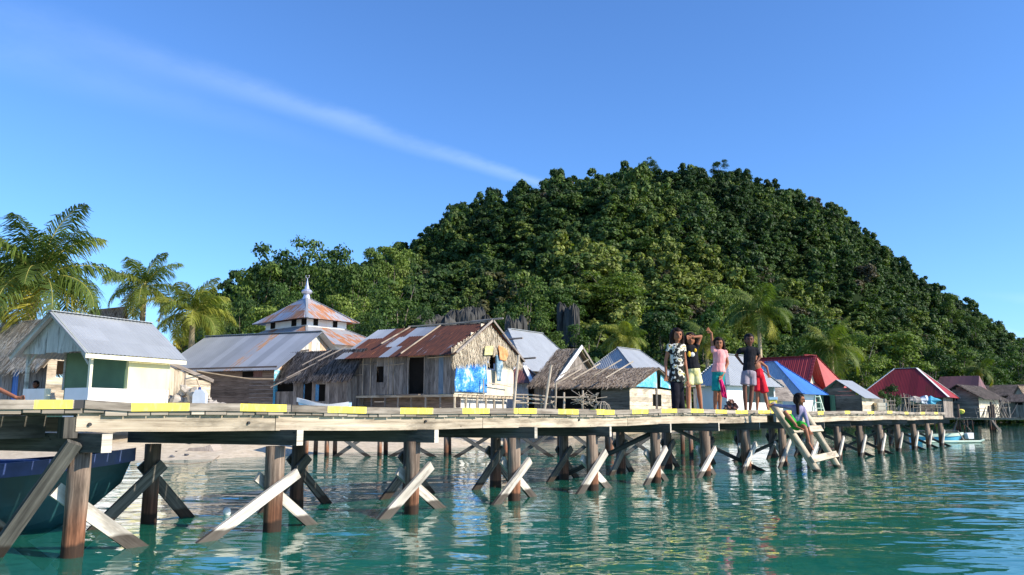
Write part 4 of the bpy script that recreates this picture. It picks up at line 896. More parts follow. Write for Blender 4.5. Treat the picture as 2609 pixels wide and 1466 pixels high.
# brushwood heap and round fish trap
mb = MB()
for i in range(60):
    a = P(U(1470, 1520), U(1010, 1030), 33 + U(-.3, .6)); mb.tube([a, a + Vector((U(-.5, .5), U(-.3, .3), U(-.25, .3)))], .012, 5)
o = mb.build('brushwood', M['stick']); tag(o, 'tangle of dry brushwood beside the round fish trap', 'brushwood', kind='stuff')
ft = P(1534, 1030, 32.5); ft = Vector((ft.x, ft.y, 1.0)); t_ = thing('fish_trap', ft, 'round brown wicker fish trap standing before the dark plank wall', 'fish trap')
mb = MB()
for z_, r in ((.1, .34), (.4, .36), (.62, .28), (.74, .12)): mb.tube([ft + Vector((r * math.cos(a), r * math.sin(a), z_)) for a in np.linspace(0, 6.283, 17)], .018, 5)
mb.build('hoop', M['grey2'], t_); mb = MB()
for a in np.linspace(0, 6.283, 11)[:-1]: mb.tube([ft + Vector((r * math.cos(a), r * math.sin(a), z_)) for z_, r in ((0, .34), (.4, .36), (.62, .28), (.76, .1))], .014, 5)
mb.build('rib', M['stick'], t_)

# ------------------------------------------------------------------ 9 grey zinc roof behind
def simple(name, lab, A_px, Y, B_px, C_px, dLv, ye, yr, ridge, hip, wm, rm, ov=.5, yrY=2., z0=.9, thatched=False, cat='house', caps=None, wm2=None, holesL=(), holesR=(), orient='v', pw=.25, gable=True, rustf=None, dens=.075, pwR=None):
    A, B, C, Q, dL, dR, sl, sr = plan(A_px, Y, B_px, C_px, dLv); h = thing(name, base(A), lab, cat); ze, zr = ZY(ye, Y), ZY(yr, Y + yrY)
    def hl(hs, d): return [(min(hu(A, d, a), hu(A, d, b_)), max(hu(A, d, a), hu(A, d, b_)), ZY(y1, Y), ZY(y0, Y)) for a, b_, y0, y1 in hs]
    HLs, HRs = hl(holesL, dL), hl(holesR, dR); tl = tr_ = None
    if gable and hip == 0:
        if ridge == 'L': tr_ = lambda u: ze - .09 + (zr - ze) * (1 - abs(u - sr / 2) / (sr / 2))
        else: tl = lambda u: ze - .09 + (zr - ze) * (1 - abs(u - sl / 2) / (sl / 2))
    rise_ = zr - ze; hf_ = (sr if ridge == 'L' else sl) / 2; dz_ = rise_ * ov / hf_; zw = (min(ze, ze - dz_ + (rise_ + dz_) * ov / hip) if hip > 0 else ze) - .09; wall('wall', h, A, B, z0, zw, wm, orient, HLs, pw=pw, top=tl); wall('wall', h, A, C, z0, zw, wm2 or wm, orient, HRs, pw=pwR or pw, top=tr_); wall('wall', h, B, Q, z0, zw, wm); wall('wall', h, C, Q, z0, zw, wm)
    for a in HLs: opening(h, A, dL, *a, 'window', depth=.06)
    for a in HRs: opening(h, A, dR, *a, 'window', depth=.06)
    o, r0, r1, info = roof(h, rm, A, B, C, Q, dL, dR, ze, zr, ridge, hip, ov, thatched, rustf=rustf, dens=dens, lap=False)
    if caps: hipcaps(h, info, r0, r1, ze, ov, ov, caps, .1)
    return h, A, B, C, Q, dL, dR, ze, zr, sl, sr
simple('zinc_roofed_house', 'house with broad plain grey zinc hip roof behind the straw gable', 1338, 48, 1215, 1462, (-.8, .6), 915, 843, 'R', 1.6, M['grey2'], M['zinc2'], .7, 3., caps=M['zinc2'])
# ------------------------------------------------------------------ 10 small brown roofed house
simple('small_house', 'small white fronted house with low brown roof edged in white seen through the rack poles', 1346, 41, 1280, 1372, (-.95, .3), 966, 934, 'L', .8, M['white'], M['oldred'], .3, 1.5, caps=M['white'], holesL=[(1308, 1316, 985, 1015), (1322, 1330, 985, 1018)], wm2=M['dark'])
# ------------------------------------------------------------------ 11 thatch hut with white bargeboard
h, A, B, C, Q, dL, dR, ze, zr, sl, sr = simple('thatched_hut', 'steep straw roofed hut with long white bargeboard behind the drying rack', 1402, 39, 1362, 1530, HD, 975, 884, 'L', 0, M['grey2'], M['straw'], .25, 1.5, thatched=True, cat='hut', dens=.06)
g3b = -v3(dL, 0); mb = MB(); mb.beam(v3(A - dR * .5, ze - .35) + g3b * .32, v3(A + dR * sr / 2, zr + .1) + g3b * .32, .2, .04); mb.build('bargeboard', M['white'], h)
mb = MB(); mb.beam(v3(C + dR * .1, ze) + g3b * .32, v3(A + dR * sr / 2, zr + .1) + g3b * .32, .12, .04); mb.build('bargeboard', M['grey2'], h)
# ------------------------------------------------------------------ 12 long thatch hut
h, A, B, C, Q, dL, dR, ze, zr, sl, sr = simple('thatched_hut', 'long low hut with ragged brown thatch and torn blue tarpaulin gable behind the girls', 1603, 34, 1412, 1716, HD, 980, 932, 'L', 0, M['brown'], M['straw'], .3, 1.2, thatched=True, cat='hut', wm2=M['pale'], holesL=[(1415, 1530, 985, 1060)], holesR=[(1661, 1683, 1000, 1030)], orient='h', gable=False, pw=.14, dens=.045, pwR=.2)
gb = Vector((-dL.x, -dL.y, 0)); q = lambda u, z: v3(A + dR * u, z) + gb * .12
mb = MB(); mb.prism([q(-.1, ze - .08), q(sr * .52, ze - .05), q(sr * .52, zr - .02)], gb * .02); mb.build('gable_sheet', M['tarp2'], h)
mb = MB(); mb.prism([q(sr * .60, ze), q(sr * 1.02, ze - .08), q(sr * .62, zr - .1)], gb * .02); mb.build('gable_sheet', M['tarp2'], h)
mb = MB(); mb.beam(v3(A + dR * sr * .55, .9) + gb * .05, v3(A + dR * sr * .55, zr) + gb * .05, .08, .08); mb.build('post', M['grey2'], h)
for px, py in ((1440, 965), (1490, 950), (1545, 940), (1575, 945), (1460, 940)):
    p = P(px, py, 34.3); mb = MB(); mb.beam(p + Vector((-.55, -.15, -.3)), p + Vector((.7, .3, .42)), .05, .035); mb.build('roof_pole', M['stick'], h)
M['hulldark'] = M['hull']
# ------------------------------------------------------------------ 13-14
simple('zinc_roofed_house', 'streaked blue grey zinc hip roofed house just left of the girl in floral tunic', 1622, 52, 1500, 1705, (-.8, .6), 940, 889, 'R', 1.5, M['white'], M['zinc2'], .6, 3., caps=M['zinc2'])
h, A, B, C, Q, dL, dR, ze, zr, sl, sr = simple('white_house', 'white walled house with zinc hip roof behind the waving girl', 1850, 40, 1772, 1972, (-.62, .78), 960, 905, 'R', 1.6, M['white'], M['zinc2'], .35, 2., z0=.6, caps=M['zinc2'], holesR=[(1868, 1873, 975, 1025), (1932, 1936, 975, 1025)], pw=2.)
simple('zinc_lean_to', 'low shed with dark weathered roof between white house and blue roofed house', 1968, 46, 1945, 1990, (-.62, .78), 985, 968, 'R', 0, M['cream'], M['grey2'], .6, 1., cat='shed')
# ------------------------------------------------------------------ 15-16
h, A, B, C, Q, dL, dR, ze, zr, sl, sr = simple('blue_roofed_house', 'house with bright blue hip roof and white front wall behind the boy in red shorts', 2032, 50, 1860, 2075, (-.72, .69), 976, 921, 'L', 2.6, M['white'], M['bluezinc'], .6, 2., caps=M['blueroof'], holesR=[(2036, 2040, 990, 1000)], pw=2.)
def repaint(h, mat, d, thr=.3):
    rb = [c for c in bpy.data.objects if c.name.startswith('roof') and c.parent == h][0]; rb.data.materials.append(mat)
    for p in rb.data.polygons:
        if p.normal.x * d.x + p.normal.y * d.y > thr or (p.normal.z < 0 and -p.normal.x * d.x - p.normal.y * d.y > thr): p.material_index = 1
repaint(h, M['blueroof'], -dL)
h, A, B, C, Q, dL, dR, ze, zr, sl, sr = simple('red_roofed_house', 'house with pale red front roof slope behind the blue roofed house', 2066, 60, 1975, 2160, (-.62, .78), 985, 907, 'R', 2.6, M['cream'], M['palered'], .7, 3.5, caps=M['red'])
repaint(h, M['redtile'], -dR)
simple('red_tiled_house', 'house with long dark red tiled ridge left of the pale red roof', 2040, 58, 1915, 2075, (-.8, .6), 972, 912, 'L', .0, M['cream'], M['redtile'], .6, 3., caps=M['redtile'])
# ------------------------------------------------------------------ 17 green shed
h, A, B, C, Q, dL, dR, ze, zr, sl, sr = simple('plank_shed', 'green and brown plank shed with pale zinc roof right of the blue roofed house', 2192, 54, 2078, 2222, (-.75, .66), 1006, 968, 'R', 0, M['brown'], M['zinc2'], .35, 1., cat='shed', orient='h', wm2=M['pale'])
u0 = hu(A, dL, 2125); wall('green_panel', h, A + dL * u0 - dR * .08, B - dR * .08, .9, ze, M['greenwall'], 'v', pw=.8); opening(h, A - dR * .2, dL, hu(A, dL, 2113), hu(A, dL, 2098), 1.2, ZY(1008, 54), 'door', depth=.0)
# ------------------------------------------------------------------ 18-21 right end of the village
simple('red_roofed_house', 'house with dark crimson hip roof edged in white standing alone at the right', 2398, 78, 2195, 2422, (-.80, .60), 999, 937, 'L', 3.2, M['grey2'], M['red'], .6, 3., caps=M['white'], holesL=[(2300, 2380, 1003, 1040)])
h, A, B, C, Q, dL, dR, ze, zr, sl, sr = simple('thatched_hut', 'dark plank hut with steep dark thatch and slatted window before the far shore', 2488, 82, 2394, 2538, (-.70, .71), 1006, 980, 'R', 0, M['grey2'], M['straw_dark'], .7, 1., thatched=True, cat='hut', orient='h', wm2=M['cream'], holesL=[(2417, 2421, 1010, 1020), (2423, 2427, 1010, 1020), (2430, 2434, 1010, 1020)], dens=.09)
simple('old_house', 'house with long brownish red roof behind the dark thatch hut', 2480, 98, 2388, 2500, (-.75, .66), 988, 959, 'L', .3, M['brown'], M['oldred'], .5, 3.)
simple('thatched_longhouse', 'long grey thatched house behind the huts at the right edge', 2600, 105, 2490, 2640, (-.78, .62), 1006, 977, 'L', 0, M['brown'], M['straw_dark'], .5, 3., thatched=True, cat='longhouse', dens=.12)
simple('thatched_hut', 'small thatch hut with yellow boarded gable at the right edge of the village', 2606, 98, 2580, 2645, (-.68, .73), 1004, 983, 'R', 0, M['cream'], M['straw'], .4, 1., thatched=True, cat='hut', dens=.12)
simple('thatched_hut', 'squat dark hut with grey thatch nearest the right walkway', 2620, 88, 2562, 2660, (-.75, .66), 1022, 1003, 'L', 0, M['grey2'], M['straw_dark'], .5, 1.5, thatched=True, cat='hut', holesL=[(2580, 2598, 1025, 1032)], dens=.1)

# ------------------------------------------------------------------ fences, crates, stakes at the right
def stakes(name, lab, x0, x1, y0, y1, Y, n, cat='stake fence', lean=.3, r=.035, rails_=True):
    p = P((x0 + x1) / 2, y1, Y); t_ = thing(name, (p.x, p.y, 1.), lab, cat)
    for i in range(n):
        px = x0 + (x1 - x0) * (i + .5) / n; a = P(px, y1, Y + U(-.5, .5)); a.z = .8; b_ = P(px, U(y0, y0 + (y1 - y0) * .35), Y); b_.x += U(-lean, lean); mb = MB(); mb.tube([a, a.lerp(b_, .5) + Vector((U(-.05, .05), 0, 0)), b_], [r, r * .9, r * .7], 6); mb.build('stake', M['stick' if rnd() < .5 else 'grey2'], t_)
    if rails_:
        for f in (.3, .6): a, b_ = P(x0, y0 + (y1 - y0) * f, Y - .1), P(x1, y0 + (y1 - y0) * f, Y - .1); mb = MB(); mb.tube([a, b_], .03, 6); mb.build('rail', M['stick'], t_)
    return t_
stakes('stake_fence', 'close row of grey upright stakes below the crimson roof', 2280, 2325, 1000, 1046, 72, 16, lean=.5)
stakes('stake_fence', 'sparse low stake fence before the open space under the crimson roof', 2325, 2400, 1026, 1048, 70, 9)
stakes('stake_fence', 'tall thin poles tangled right of the dark thatch hut', 2538, 2575, 1015, 1056, 80, 14, lean=1.1, r=.04)
stakes('stake_fence', 'pale pole fence of short crossed stakes at the right walkway', 2490, 2540, 1035, 1058, 74, 12, lean=.6)
stakes('stake_fence', 'short stakes and rails right of the green shed', 2232, 2282, 1012, 1046, 60, 10, lean=.2)
def crate(px, py0, py1, w_, Y, lab, mat):
    p = P(px, py1, Y); z1 = ZY(py0, Y); t_ = thing('crate', (p.x, p.y, .95), lab, 'crate'); n = 4
    for i in range(n):
        z_ = 1.0 + (z1 - 1.) * (i + .5) / n; mb = MB(); mb.box((p.x, p.y, z_), (w_ / 2, 0, 0), (0, .3, 0), (0, 0, (z1 - 1.) / n * .42)); mb.build('board', M[mat], t_)
    for s_ in (-1, 1): mb = MB(); mb.box((p.x + s_ * w_ * .42, p.y - .32, (1 + z1) / 2), (.04, 0, 0), (0, .02, 0), (0, 0, (z1 - 1.) / 2)); mb.build('batten', M['pale'], t_)
crate(2234, 1016, 1046, 1.2, 57, 'brown crate stack right of the plank shed', 'pale'); crate(2245, 1026, 1046, .8, 55.5, 'lower pale crate in front of the brown crate stack', 'cream')
crate(2362, 1030, 1048, 1.8, 73, 'dark crate of junk below the crimson roof', 'brown')
for i, (px, c_) in enumerate(((2349, 'jerry'), (2372, 'boatturq'), (2334, 'pebble'))):
    p = P(px, 1018, 74); mb = MB(); mb.ell((p.x, p.y, p.z - .1), (.7, .4, .35), 10, 6, jit=.9); o = mb.build('bundle', M[c_]); tag(o, ['pale blue sack heaped under the crimson roof', 'turquoise bundle on the heap under the crimson roof', 'pale stone coloured bundle at the left of the heap under the crimson roof'][i], 'bundle')
p = P(2449, 1043, 72); mb = MB(); mb.ell((p.x, p.y, 1.5), (.28, .25, .22), 10, 6, jit=.3); o = mb.build('float', M['yellow']); tag(o, 'yellow and orange fishing float on the shore before the dark hut', 'float')
# stepladder
p = P(2084, 1042, 45); sl_ = thing('stepladder', (p.x, p.y, 1.), 'pale green A shaped stepladder standing before the green shed', 'stepladder')
for s_ in (-1, 1):
    for yy in (-.3, .3): mb = MB(); mb.beam((p.x + s_ * .32, p.y + yy, 1.), (p.x + s_ * .12, p.y, ZY(1008, 45)), .06, .05); mb.build('leg', M['boatpale'], sl_)
for f in (.2, .45, .7, .95): z_ = 1 + (ZY(1008, 45) - 1) * f; mb = MB(); mb.beam((p.x - .32 + .2 * f, p.y - .3 * (1 - f), z_), (p.x + .32 - .2 * f, p.y - .3 * (1 - f), z_), .05, .08); mb.build('rung', M['boatpale'], sl_)
p = P(1862, 1046, 34); mb = MB()
for dx, dz, r_q in ((-.12, .1, .16), (.13, .12, .17), (0, .32, .14)): mb.ell((p.x + dx, p.y, p.z + dz), (r_q, .14, r_q * .9), 10, 7, jit=1.)
o = mb.build('laundry_bundle', M['oldred']); tag(o, 'reddish brown bundle on the ground against the white house wall', 'bundle')
p = P(1971, 1034, 30); t_ = thing('cool_box', (p.x, p.y, p.z - .1), 'yellow box with light blue lid beside the top of the ladder', 'box')
mb = MB(); mb.prism([(p.x - .13, p.y, p.z - .3), (p.x + .13, p.y, p.z - .3), (p.x + .14, p.y, p.z + .22), (p.x - .14, p.y, p.z + .22)], (0, .25, 0)); mb.build('body', M['yellow'], t_)
mb = MB(); mb.box((p.x, p.y + .12, p.z + .27), (.16, 0, 0), (0, .15, 0), (0, 0, .05)); mb.build('lid', M['boatpaleblue'], t_)
p = P(1772, 1046, 33); t_ = thing('wooden_stand', (p.x, p.y, 1.), 'pale rough wooden stand on the shore behind the girl in yellow shorts', 'stand')
for dx, m_q in ((-.22, 'pale'), (0., 'grey2'), (.24, 'pale')): mb = MB(); mb.beam((p.x + dx, p.y, .9), (p.x + dx, p.y, ZY(990, 33)), .12, .06, up=(1, 0, 0)); mb.build('leg', M[m_q], t_)
mb = MB(); mb.beam((p.x - .42, p.y - .02, ZY(986, 33)), (p.x + .42, p.y - .02, ZY(983, 33)), .06, .12); mb.build('top_rail', M['pale'], t_)
# shrub by the red roof
# ------------------------------------------------------------------ right walkway
rw = thing('shore_walkway', (P(2500, 1070, 64).x, 64, 0), 'low makeshift pole walkway running along the far right shore', 'walkway')
a, b_ = P(2390, 1063, 62), P(2700, 1068, 58); a.z = b_.z = .98; d = (b_ - a).normalized(); n_ = int((b_ - a).length / .25)
mb = MB(); [mb.box(a + d * .25 * i + Vector((0, 0, U(-.02, .02))), d.cross(Vector((0, 0, 1))) * U(.55, .8), d * .11, (0, 0, .025)) for i in range(n_)]; mb.build('deck', M['pier'], rw)
for s_ in (-.5, .5): mb = MB(); mb.tube([a + Vector((0, s_, -.08)), b_ + Vector((0, s_, -.08))], .06, 8); mb.build('stringer', M['stick'], rw)
for px, zt_ in ((2396, 1.), (2420, 1.), (2452, 1.0), (2461, 2.0), (2499, .95), (2512, .95), (2530, .95), (2570, 1.9), (2578, 2.2), (2586, 2.0), (2608, 1.)):
    s0 = isect(V2(a.x, a.y - .45), V2(d.x, d.y), px, 1085); q = Vector((a.x + d.x * s0, a.y - .45, 0)); big = px in (2461, 2570, 2578, 2586, 2452)
    if not big: q.y += .9
    mb = MB(); mb.tube([q + Vector((0, 0, min(-.3, tz(q.x, q.y) - .2))), q + Vector((U(-.03, .03), 0, zt_))], [.09 if big else .05, .08 if big else .045], 8, wob=.1); mb.build('pile', M['pile_back'], rw)
for x0, x1 in ((2452, 2430), (2452, 2434), (2465, 2498), (2576, 2604), (2574, 2598)):
    s0 = isect(V2(a.x, a.y - .45), V2(d.x, d.y), x0, 1085); s1_ = isect(V2(a.x, a.y - .45), V2(d.x, d.y), x1, 1085); mb = MB(); mb.tube([(a.x + d.x * s0, a.y - .5, .8), (a.x + d.x * s1_, a.y - .6, -.1)], .045, 6); mb.build('brace', M['grey2'], rw)

# ------------------------------------------------------------------ boats
def boat(name, lab, p, d, length, beam, hgt, m1, m2, bow=.25, parts=True, rake=1.0, zb=-.2):
    # lofted plank boat: stations along the length
    t_ = thing(name, p, lab, 'boat'); d = Vector(d).normalized(); n3 = Vector((-d.y, d.x, 0)); ns = 22; nk = 9
    def st(i, inset=0.):
        s_ = i / ns; x = (s_ - .5) * length; w_ = beam / 2 * (math.sin(math.pi * min(1, s_ * .62 + .22)) ** .9 if s_ < .6 else math.sin(math.pi * .592) ** .9 * (1 - ((s_ - .6) / .4) ** 2.2)); w_ = max(.02, w_)
        sheer = hgt * (1 + bow * max(0, (s_ - .35) / .65) ** 2 + .08 * (1 - s_) ** 2); keel = zb + (sheer * .55 - zb) * max(0, (s_ - .72) / .28) ** 2.2; pts_ = []
        for k_ in range(nk + 1):
            t2 = k_ / nk * 2 - 1; w2 = w_ - inset; ang = abs(t2); yy = w2 * math.copysign(ang ** .75, t2); zz = keel + inset + (sheer - keel - inset) * ang ** 2.6
            xx = x + rake * (zz - keel) * .35 * max(0, (s_ - .6) / .4); pts_.append(Vector(p) * 1 + d * xx + n3 * yy + Vector((0, 0, zz - p[2] + 0)))
        return pts_
    mb = MB()
    for inset in (0., .04):
        S = [st(i, inset) for i in range(ns + 1)]
        for i in range(ns):
            for k_ in range(nk): q = [S[i][k_], S[i + 1][k_], S[i + 1][k_ + 1], S[i][k_ + 1]]; mb.face(q if inset else q[::-1], None, (.5, 0, 0))
        if not inset: mb.face(S[0], None)
    mb.build('hull', M[m1], t_, smooth=True); S = [st(i) for i in range(ns + 1)]; S2 = [st(i, .05) for i in range(ns + 1)]
    for sd, nm in ((0, 'gunwale'), (nk, 'gunwale')):
        mb = MB()
        for i in range(ns):
            a_, b2 = S[i][sd], S[i + 1][sd]; up_ = Vector((0, 0, 1)); o3 = n3 * (.025 if sd else -.025); hh = hgt * .20 if parts else .1
            q = [a_ + o3 + up_ * .03, b2 + o3 + up_ * .03, b2 + o3 - up_ * hh, a_ + o3 - up_ * hh]; mb.face(q if sd else q[::-1]); mb.face([q[0] - o3 * 3, q[1] - o3 * 3, q[1], q[0]])
        mb.build('gunwale', M[m2], t_)
    for s_ in (.3, .55, .75):
        i = int(s_ * ns); a_, b2 = S2[i][0], S2[i][nk]; mb = MB(); mb.beam(a_ - Vector((0, 0, .06)), b2 - Vector((0, 0, .06)), .03, .2); mb.build('thwart', M['grey2'], t_)
    return t_, S
bw = P(325, 1170, 9.6); bd = Vector((.93, .36, 0)).normalized(); bl = 5.6
bt, S = boat('wooden_boat', 'dark teal wooden boat with blue gunwale moored under the near end of the pier', tuple((bw - bd * bl / 2 - bd * .05).xy) + (0,), bd, bl, 1.3, .60, 'hull', 'hullblue', .38, zb=-.25)
mb = MB(); q = P(20, 1195, 9.2); mb.prism([q + Vector((-.45, 0, -.25)), q + Vector((.1, 0, -.25)), q + Vector((.22, .05, -.05)), q + Vector((.14, .05, .09)), q + Vector((-.45, 0, .09))], (0, .3, 0)); mb.build('engine_box', M['hullblue'], bt)
boat('outrigger_boat', 'small turquoise outrigger boat with pale bow floating beyond the end of the pier', tuple(P(2385, 1115, 37).xy) + (0,), (1, -.05, 0), 2.3, .5, .33, 'boatturq', 'boatpale', .25, parts=False, zb=-.1)
ob = [o for o in bpy.data.objects if o.name.startswith('outrigger_boat')][0]; q = ORG[ob.name]
mb = MB(); mb.tube([q + Vector((-1.2, -1.1, .05)), q + Vector((1.4, -1.0, .06)), q + Vector((1.6, -1.0, .14))], .05, 8); mb.build('outrigger_float', M['boatpale'], ob)
for x in (-.6, .7): mb = MB(); mb.tube([q + Vector((x, .5, .5)), q + Vector((x, -.6, .5)), q + Vector((x, -1.05, .08))], .025, 6); mb.build('outrigger_arm', M['stick'], ob)
mb = MB(); mb.prism([q + Vector((1.35, -.25, .15)), q + Vector((1.6, -.22, .15)), q + Vector((1.62, -.2, .42)), q + Vector((1.3, -.25, .40))], (0, .3, 0)); mb.build('bow_block', M['white'], ob)
boat('beached_boat', 'small light blue boat with wooden bow beached in front of the dark thatch hut', tuple(P(835, 1030, 26).xy) + (1.28,), (-1, .1, 0), 1.5, .4, 1.50, 'boatpaleblue', 'white', .17, parts=False, zb=1.28)
p = G(578, 1312); mb = MB(); mb.ell((p.x, p.y, .035), (.05, .045, .055), 12, 8, jit=.2); o = mb.build('float', M['foam'], smooth=True); tag(o, 'small white foam float bobbing on the water between the piles', 'float')
pts = [P(368, 1171, 9.9), P(420, 1181, 13), P(480, 1183, 17), P(540, 1176, 22), P(620, 1120, 30)]; mb = MB(); mb.tube(pts, .012, 5); o = mb.build('mooring_rope', M['rope']); tag(o, 'thin slack mooring rope running from the boat bow to the beach', 'rope')
pts = [P(500, 945, 28), P(560, 955, 30), P(640, 966, 33), P(700, 966, 36)]; mb = MB(); mb.tube(pts, .022, 5); o = mb.build('washing_line', M['rope']); tag(o, 'sagging line strung in front of the long plank house', 'line')
for px, py, r, lab in ((505, 1163, .33, 'dark broken log lying on the sand at the waterline'), (452, 1156, .16, 'small brown rock on the sand left of the broken log')):
    p = G(px, py, .02); p.z = tz(p.x, p.y); mb = MB()
    if r > .2: mb.prism([p + Vector((-.36, 0, -.03)), p + Vector((.45, .1, -.05)), p + Vector((.3, .1, .2)), p + Vector((.1, .05, .12)), p + Vector((-.3, 0, .1))], (.1, .5, 0)); o = mb.build('beach_log', M['grey2']); tag(o, lab, 'log')
    else: mb.ell(p + Vector((0, 0, .05)), (r, r, r * .6), 8, 5, jit=.8); o = mb.build('beach_rock', M['rock']); tag(o, lab, 'rock')
for i in range(26):
    p = G(U(-50, 620), U(1128, 1168), .35); z_ = tz(p.x, p.y)
    if z_ < .05: continue
    mb = MB(); r = U(.03, .08); mb.ell((p.x, p.y, z_ + r * .3), (r, r, r * .5), 6, 4, jit=.8); tag(mb.build('beach_stone', M['rock']), 'little dark stone scattered on the pale sand', 'stone', 'small stones scattered on the beach')
# ------------------------------------------------------------------ vegetation
def cloud(rs, lobes, n, size, normal_jit=.9, fill=.35, asp=.7):
    # leaf quads spread over a set of lobes (cx,cy,cz,rx,ry,rz); returns verts (n*4,3) and leaf random
    L_ = np.array(lobes); wgt = L_[:, 3] * L_[:, 4] + L_[:, 3] * L_[:, 5]; idx = rs.choice(len(L_), n, p=wgt / wgt.sum())
    v = rs.normal(size=(n, 3)); v /= np.linalg.norm(v, axis=1)[:, None]; v[:, 2] = np.where((v[:, 2] < -.3) & (rs.rand(n) < .7), -v[:, 2], v[:, 2])
    r = 1 - fill * rs.rand(n) ** 2; lump = 1 + .22 * np.sin(v[:, 0] * 7 + idx) * np.sin(v[:, 1] * 6 + 2 * idx) + .15 * np.sin(v[:, 2] * 11 + idx * 3)
    c = L_[idx, :3] + v * L_[idx, 3:] * (r * lump)[:, None]
    nn = v + rs.normal(size=(n, 3)) * normal_jit * .55; nn[:, 2] += .3; nn /= np.linalg.norm(nn, axis=1)[:, None]
    t = np.cross(nn, rs.normal(size=(n, 3))); t /= np.linalg.norm(t, axis=1)[:, None]; b_ = np.cross(nn, t); s = size * (.55 + .9 * rs.rand(n))[:, None]
    q = np.stack([c - t * s - b_ * s * asp * .4, c + b_ * s * asp, c + t * s + b_ * s * asp * .1, c - b_ * s * asp], 1).reshape(-1, 3)
    return q, rs.rand(n)
def quadmesh(name, V, r, g, mat):
    n = len(V) // 4; me = bpy.data.meshes.new(name); me.vertices.add(n * 4); me.vertices.foreach_set('co', V.astype(np.float32).ravel()); me.loops.add(n * 4); me.loops.foreach_set('vertex_index', np.arange(n * 4, dtype=np.int32))
    me.polygons.add(n); me.polygons.foreach_set('loop_start', np.arange(0, n * 4, 4, dtype=np.int32)); me.polygons.foreach_set('loop_total', np.full(n, 4, dtype=np.int32))
    a = np.ones((n, 4), dtype=np.float32); a[:, 0] = r; a[:, 1] = g; at = me.attributes.new('fa', 'FLOAT_COLOR', 'FACE'); at.data.foreach_set('color', a.ravel()); me.materials.append(mat); me.update(calc_edges=True); return me
def lobes_for(rs, k, spread=.33, z0=.38, z1=.92):
    out = []
    for i in range(k):
        a = rs.uniform(0, 6.28); f = i / max(1, k - 1); rad = spread * math.sqrt(rs.uniform(.05, 1)) * (1.1 - .55 * abs(f - .35)); r = rs.uniform(.12, .21)
        out.append((rad * math.cos(a), rad * math.sin(a), z0 + (z1 - z0) * f * rs.uniform(.85, 1.05), r, r, r * rs.uniform(.5, .8)))
    return out
TREES = []
for i in range(6):
    rs = np.random.RandomState(40 + i); lb = [(a_, b_, c_ * 1.9, d_, e_, f_) for a_, b_, c_, d_, e_, f_ in lobes_for(rs, [24, 30, 20, 34, 26, 22][i], [.38, .40, .32, .42, .36, .4][i], [.30, .25, .40, .18, .35, .25][i])]
    V, r = cloud(rs, lb, 6500, .021, fill=.5); crown = quadmesh('crown', V, r, .5, M['leaf'])
    mb = MB(); mb.tube([(0, 0, -.12), (.01, 0, .3), (-.01, .01, .8), (0, 0, 1.4)], [.030, .024, .017, .008], 8, wob=.2)
    for l_ in lb[::3]: mb.tube([(0, 0, .35 + .4 * rs.rand()), (l_[0] * .5, l_[1] * .5, l_[2] * .75), (l_[0], l_[1], l_[2])], [.013, .009, .003], 5)
    tr_ = mb.build('trunk', M['bark']); tm = tr_.data; bpy.data.objects.remove(tr_); TREES.append((crown, tm))
def tree(label, px, ytop, Y, wpx, kind, group='broadleaf trees behind the village', hs=1.):
    x = P(px, 900, Y).x; z0 = tz(x, Y); zt_ = ZY(ytop, Y); hgt = max(2.5, zt_ - z0 + .3); wd = wpx / F * Y / .95
    e = thing('broadleaf_tree', (x, Y, z0 - .2), label, 'tree', group); e.rotation_euler = (0, 0, U(0, 6.28)); e.scale = (wd, wd, hgt / 1.95)
    for nm, me in zip(('crown', 'trunk'), TREES[kind]):
        o = bpy.data.objects.new(nm, me); COL.objects.link(o); o.parent = e
    return e
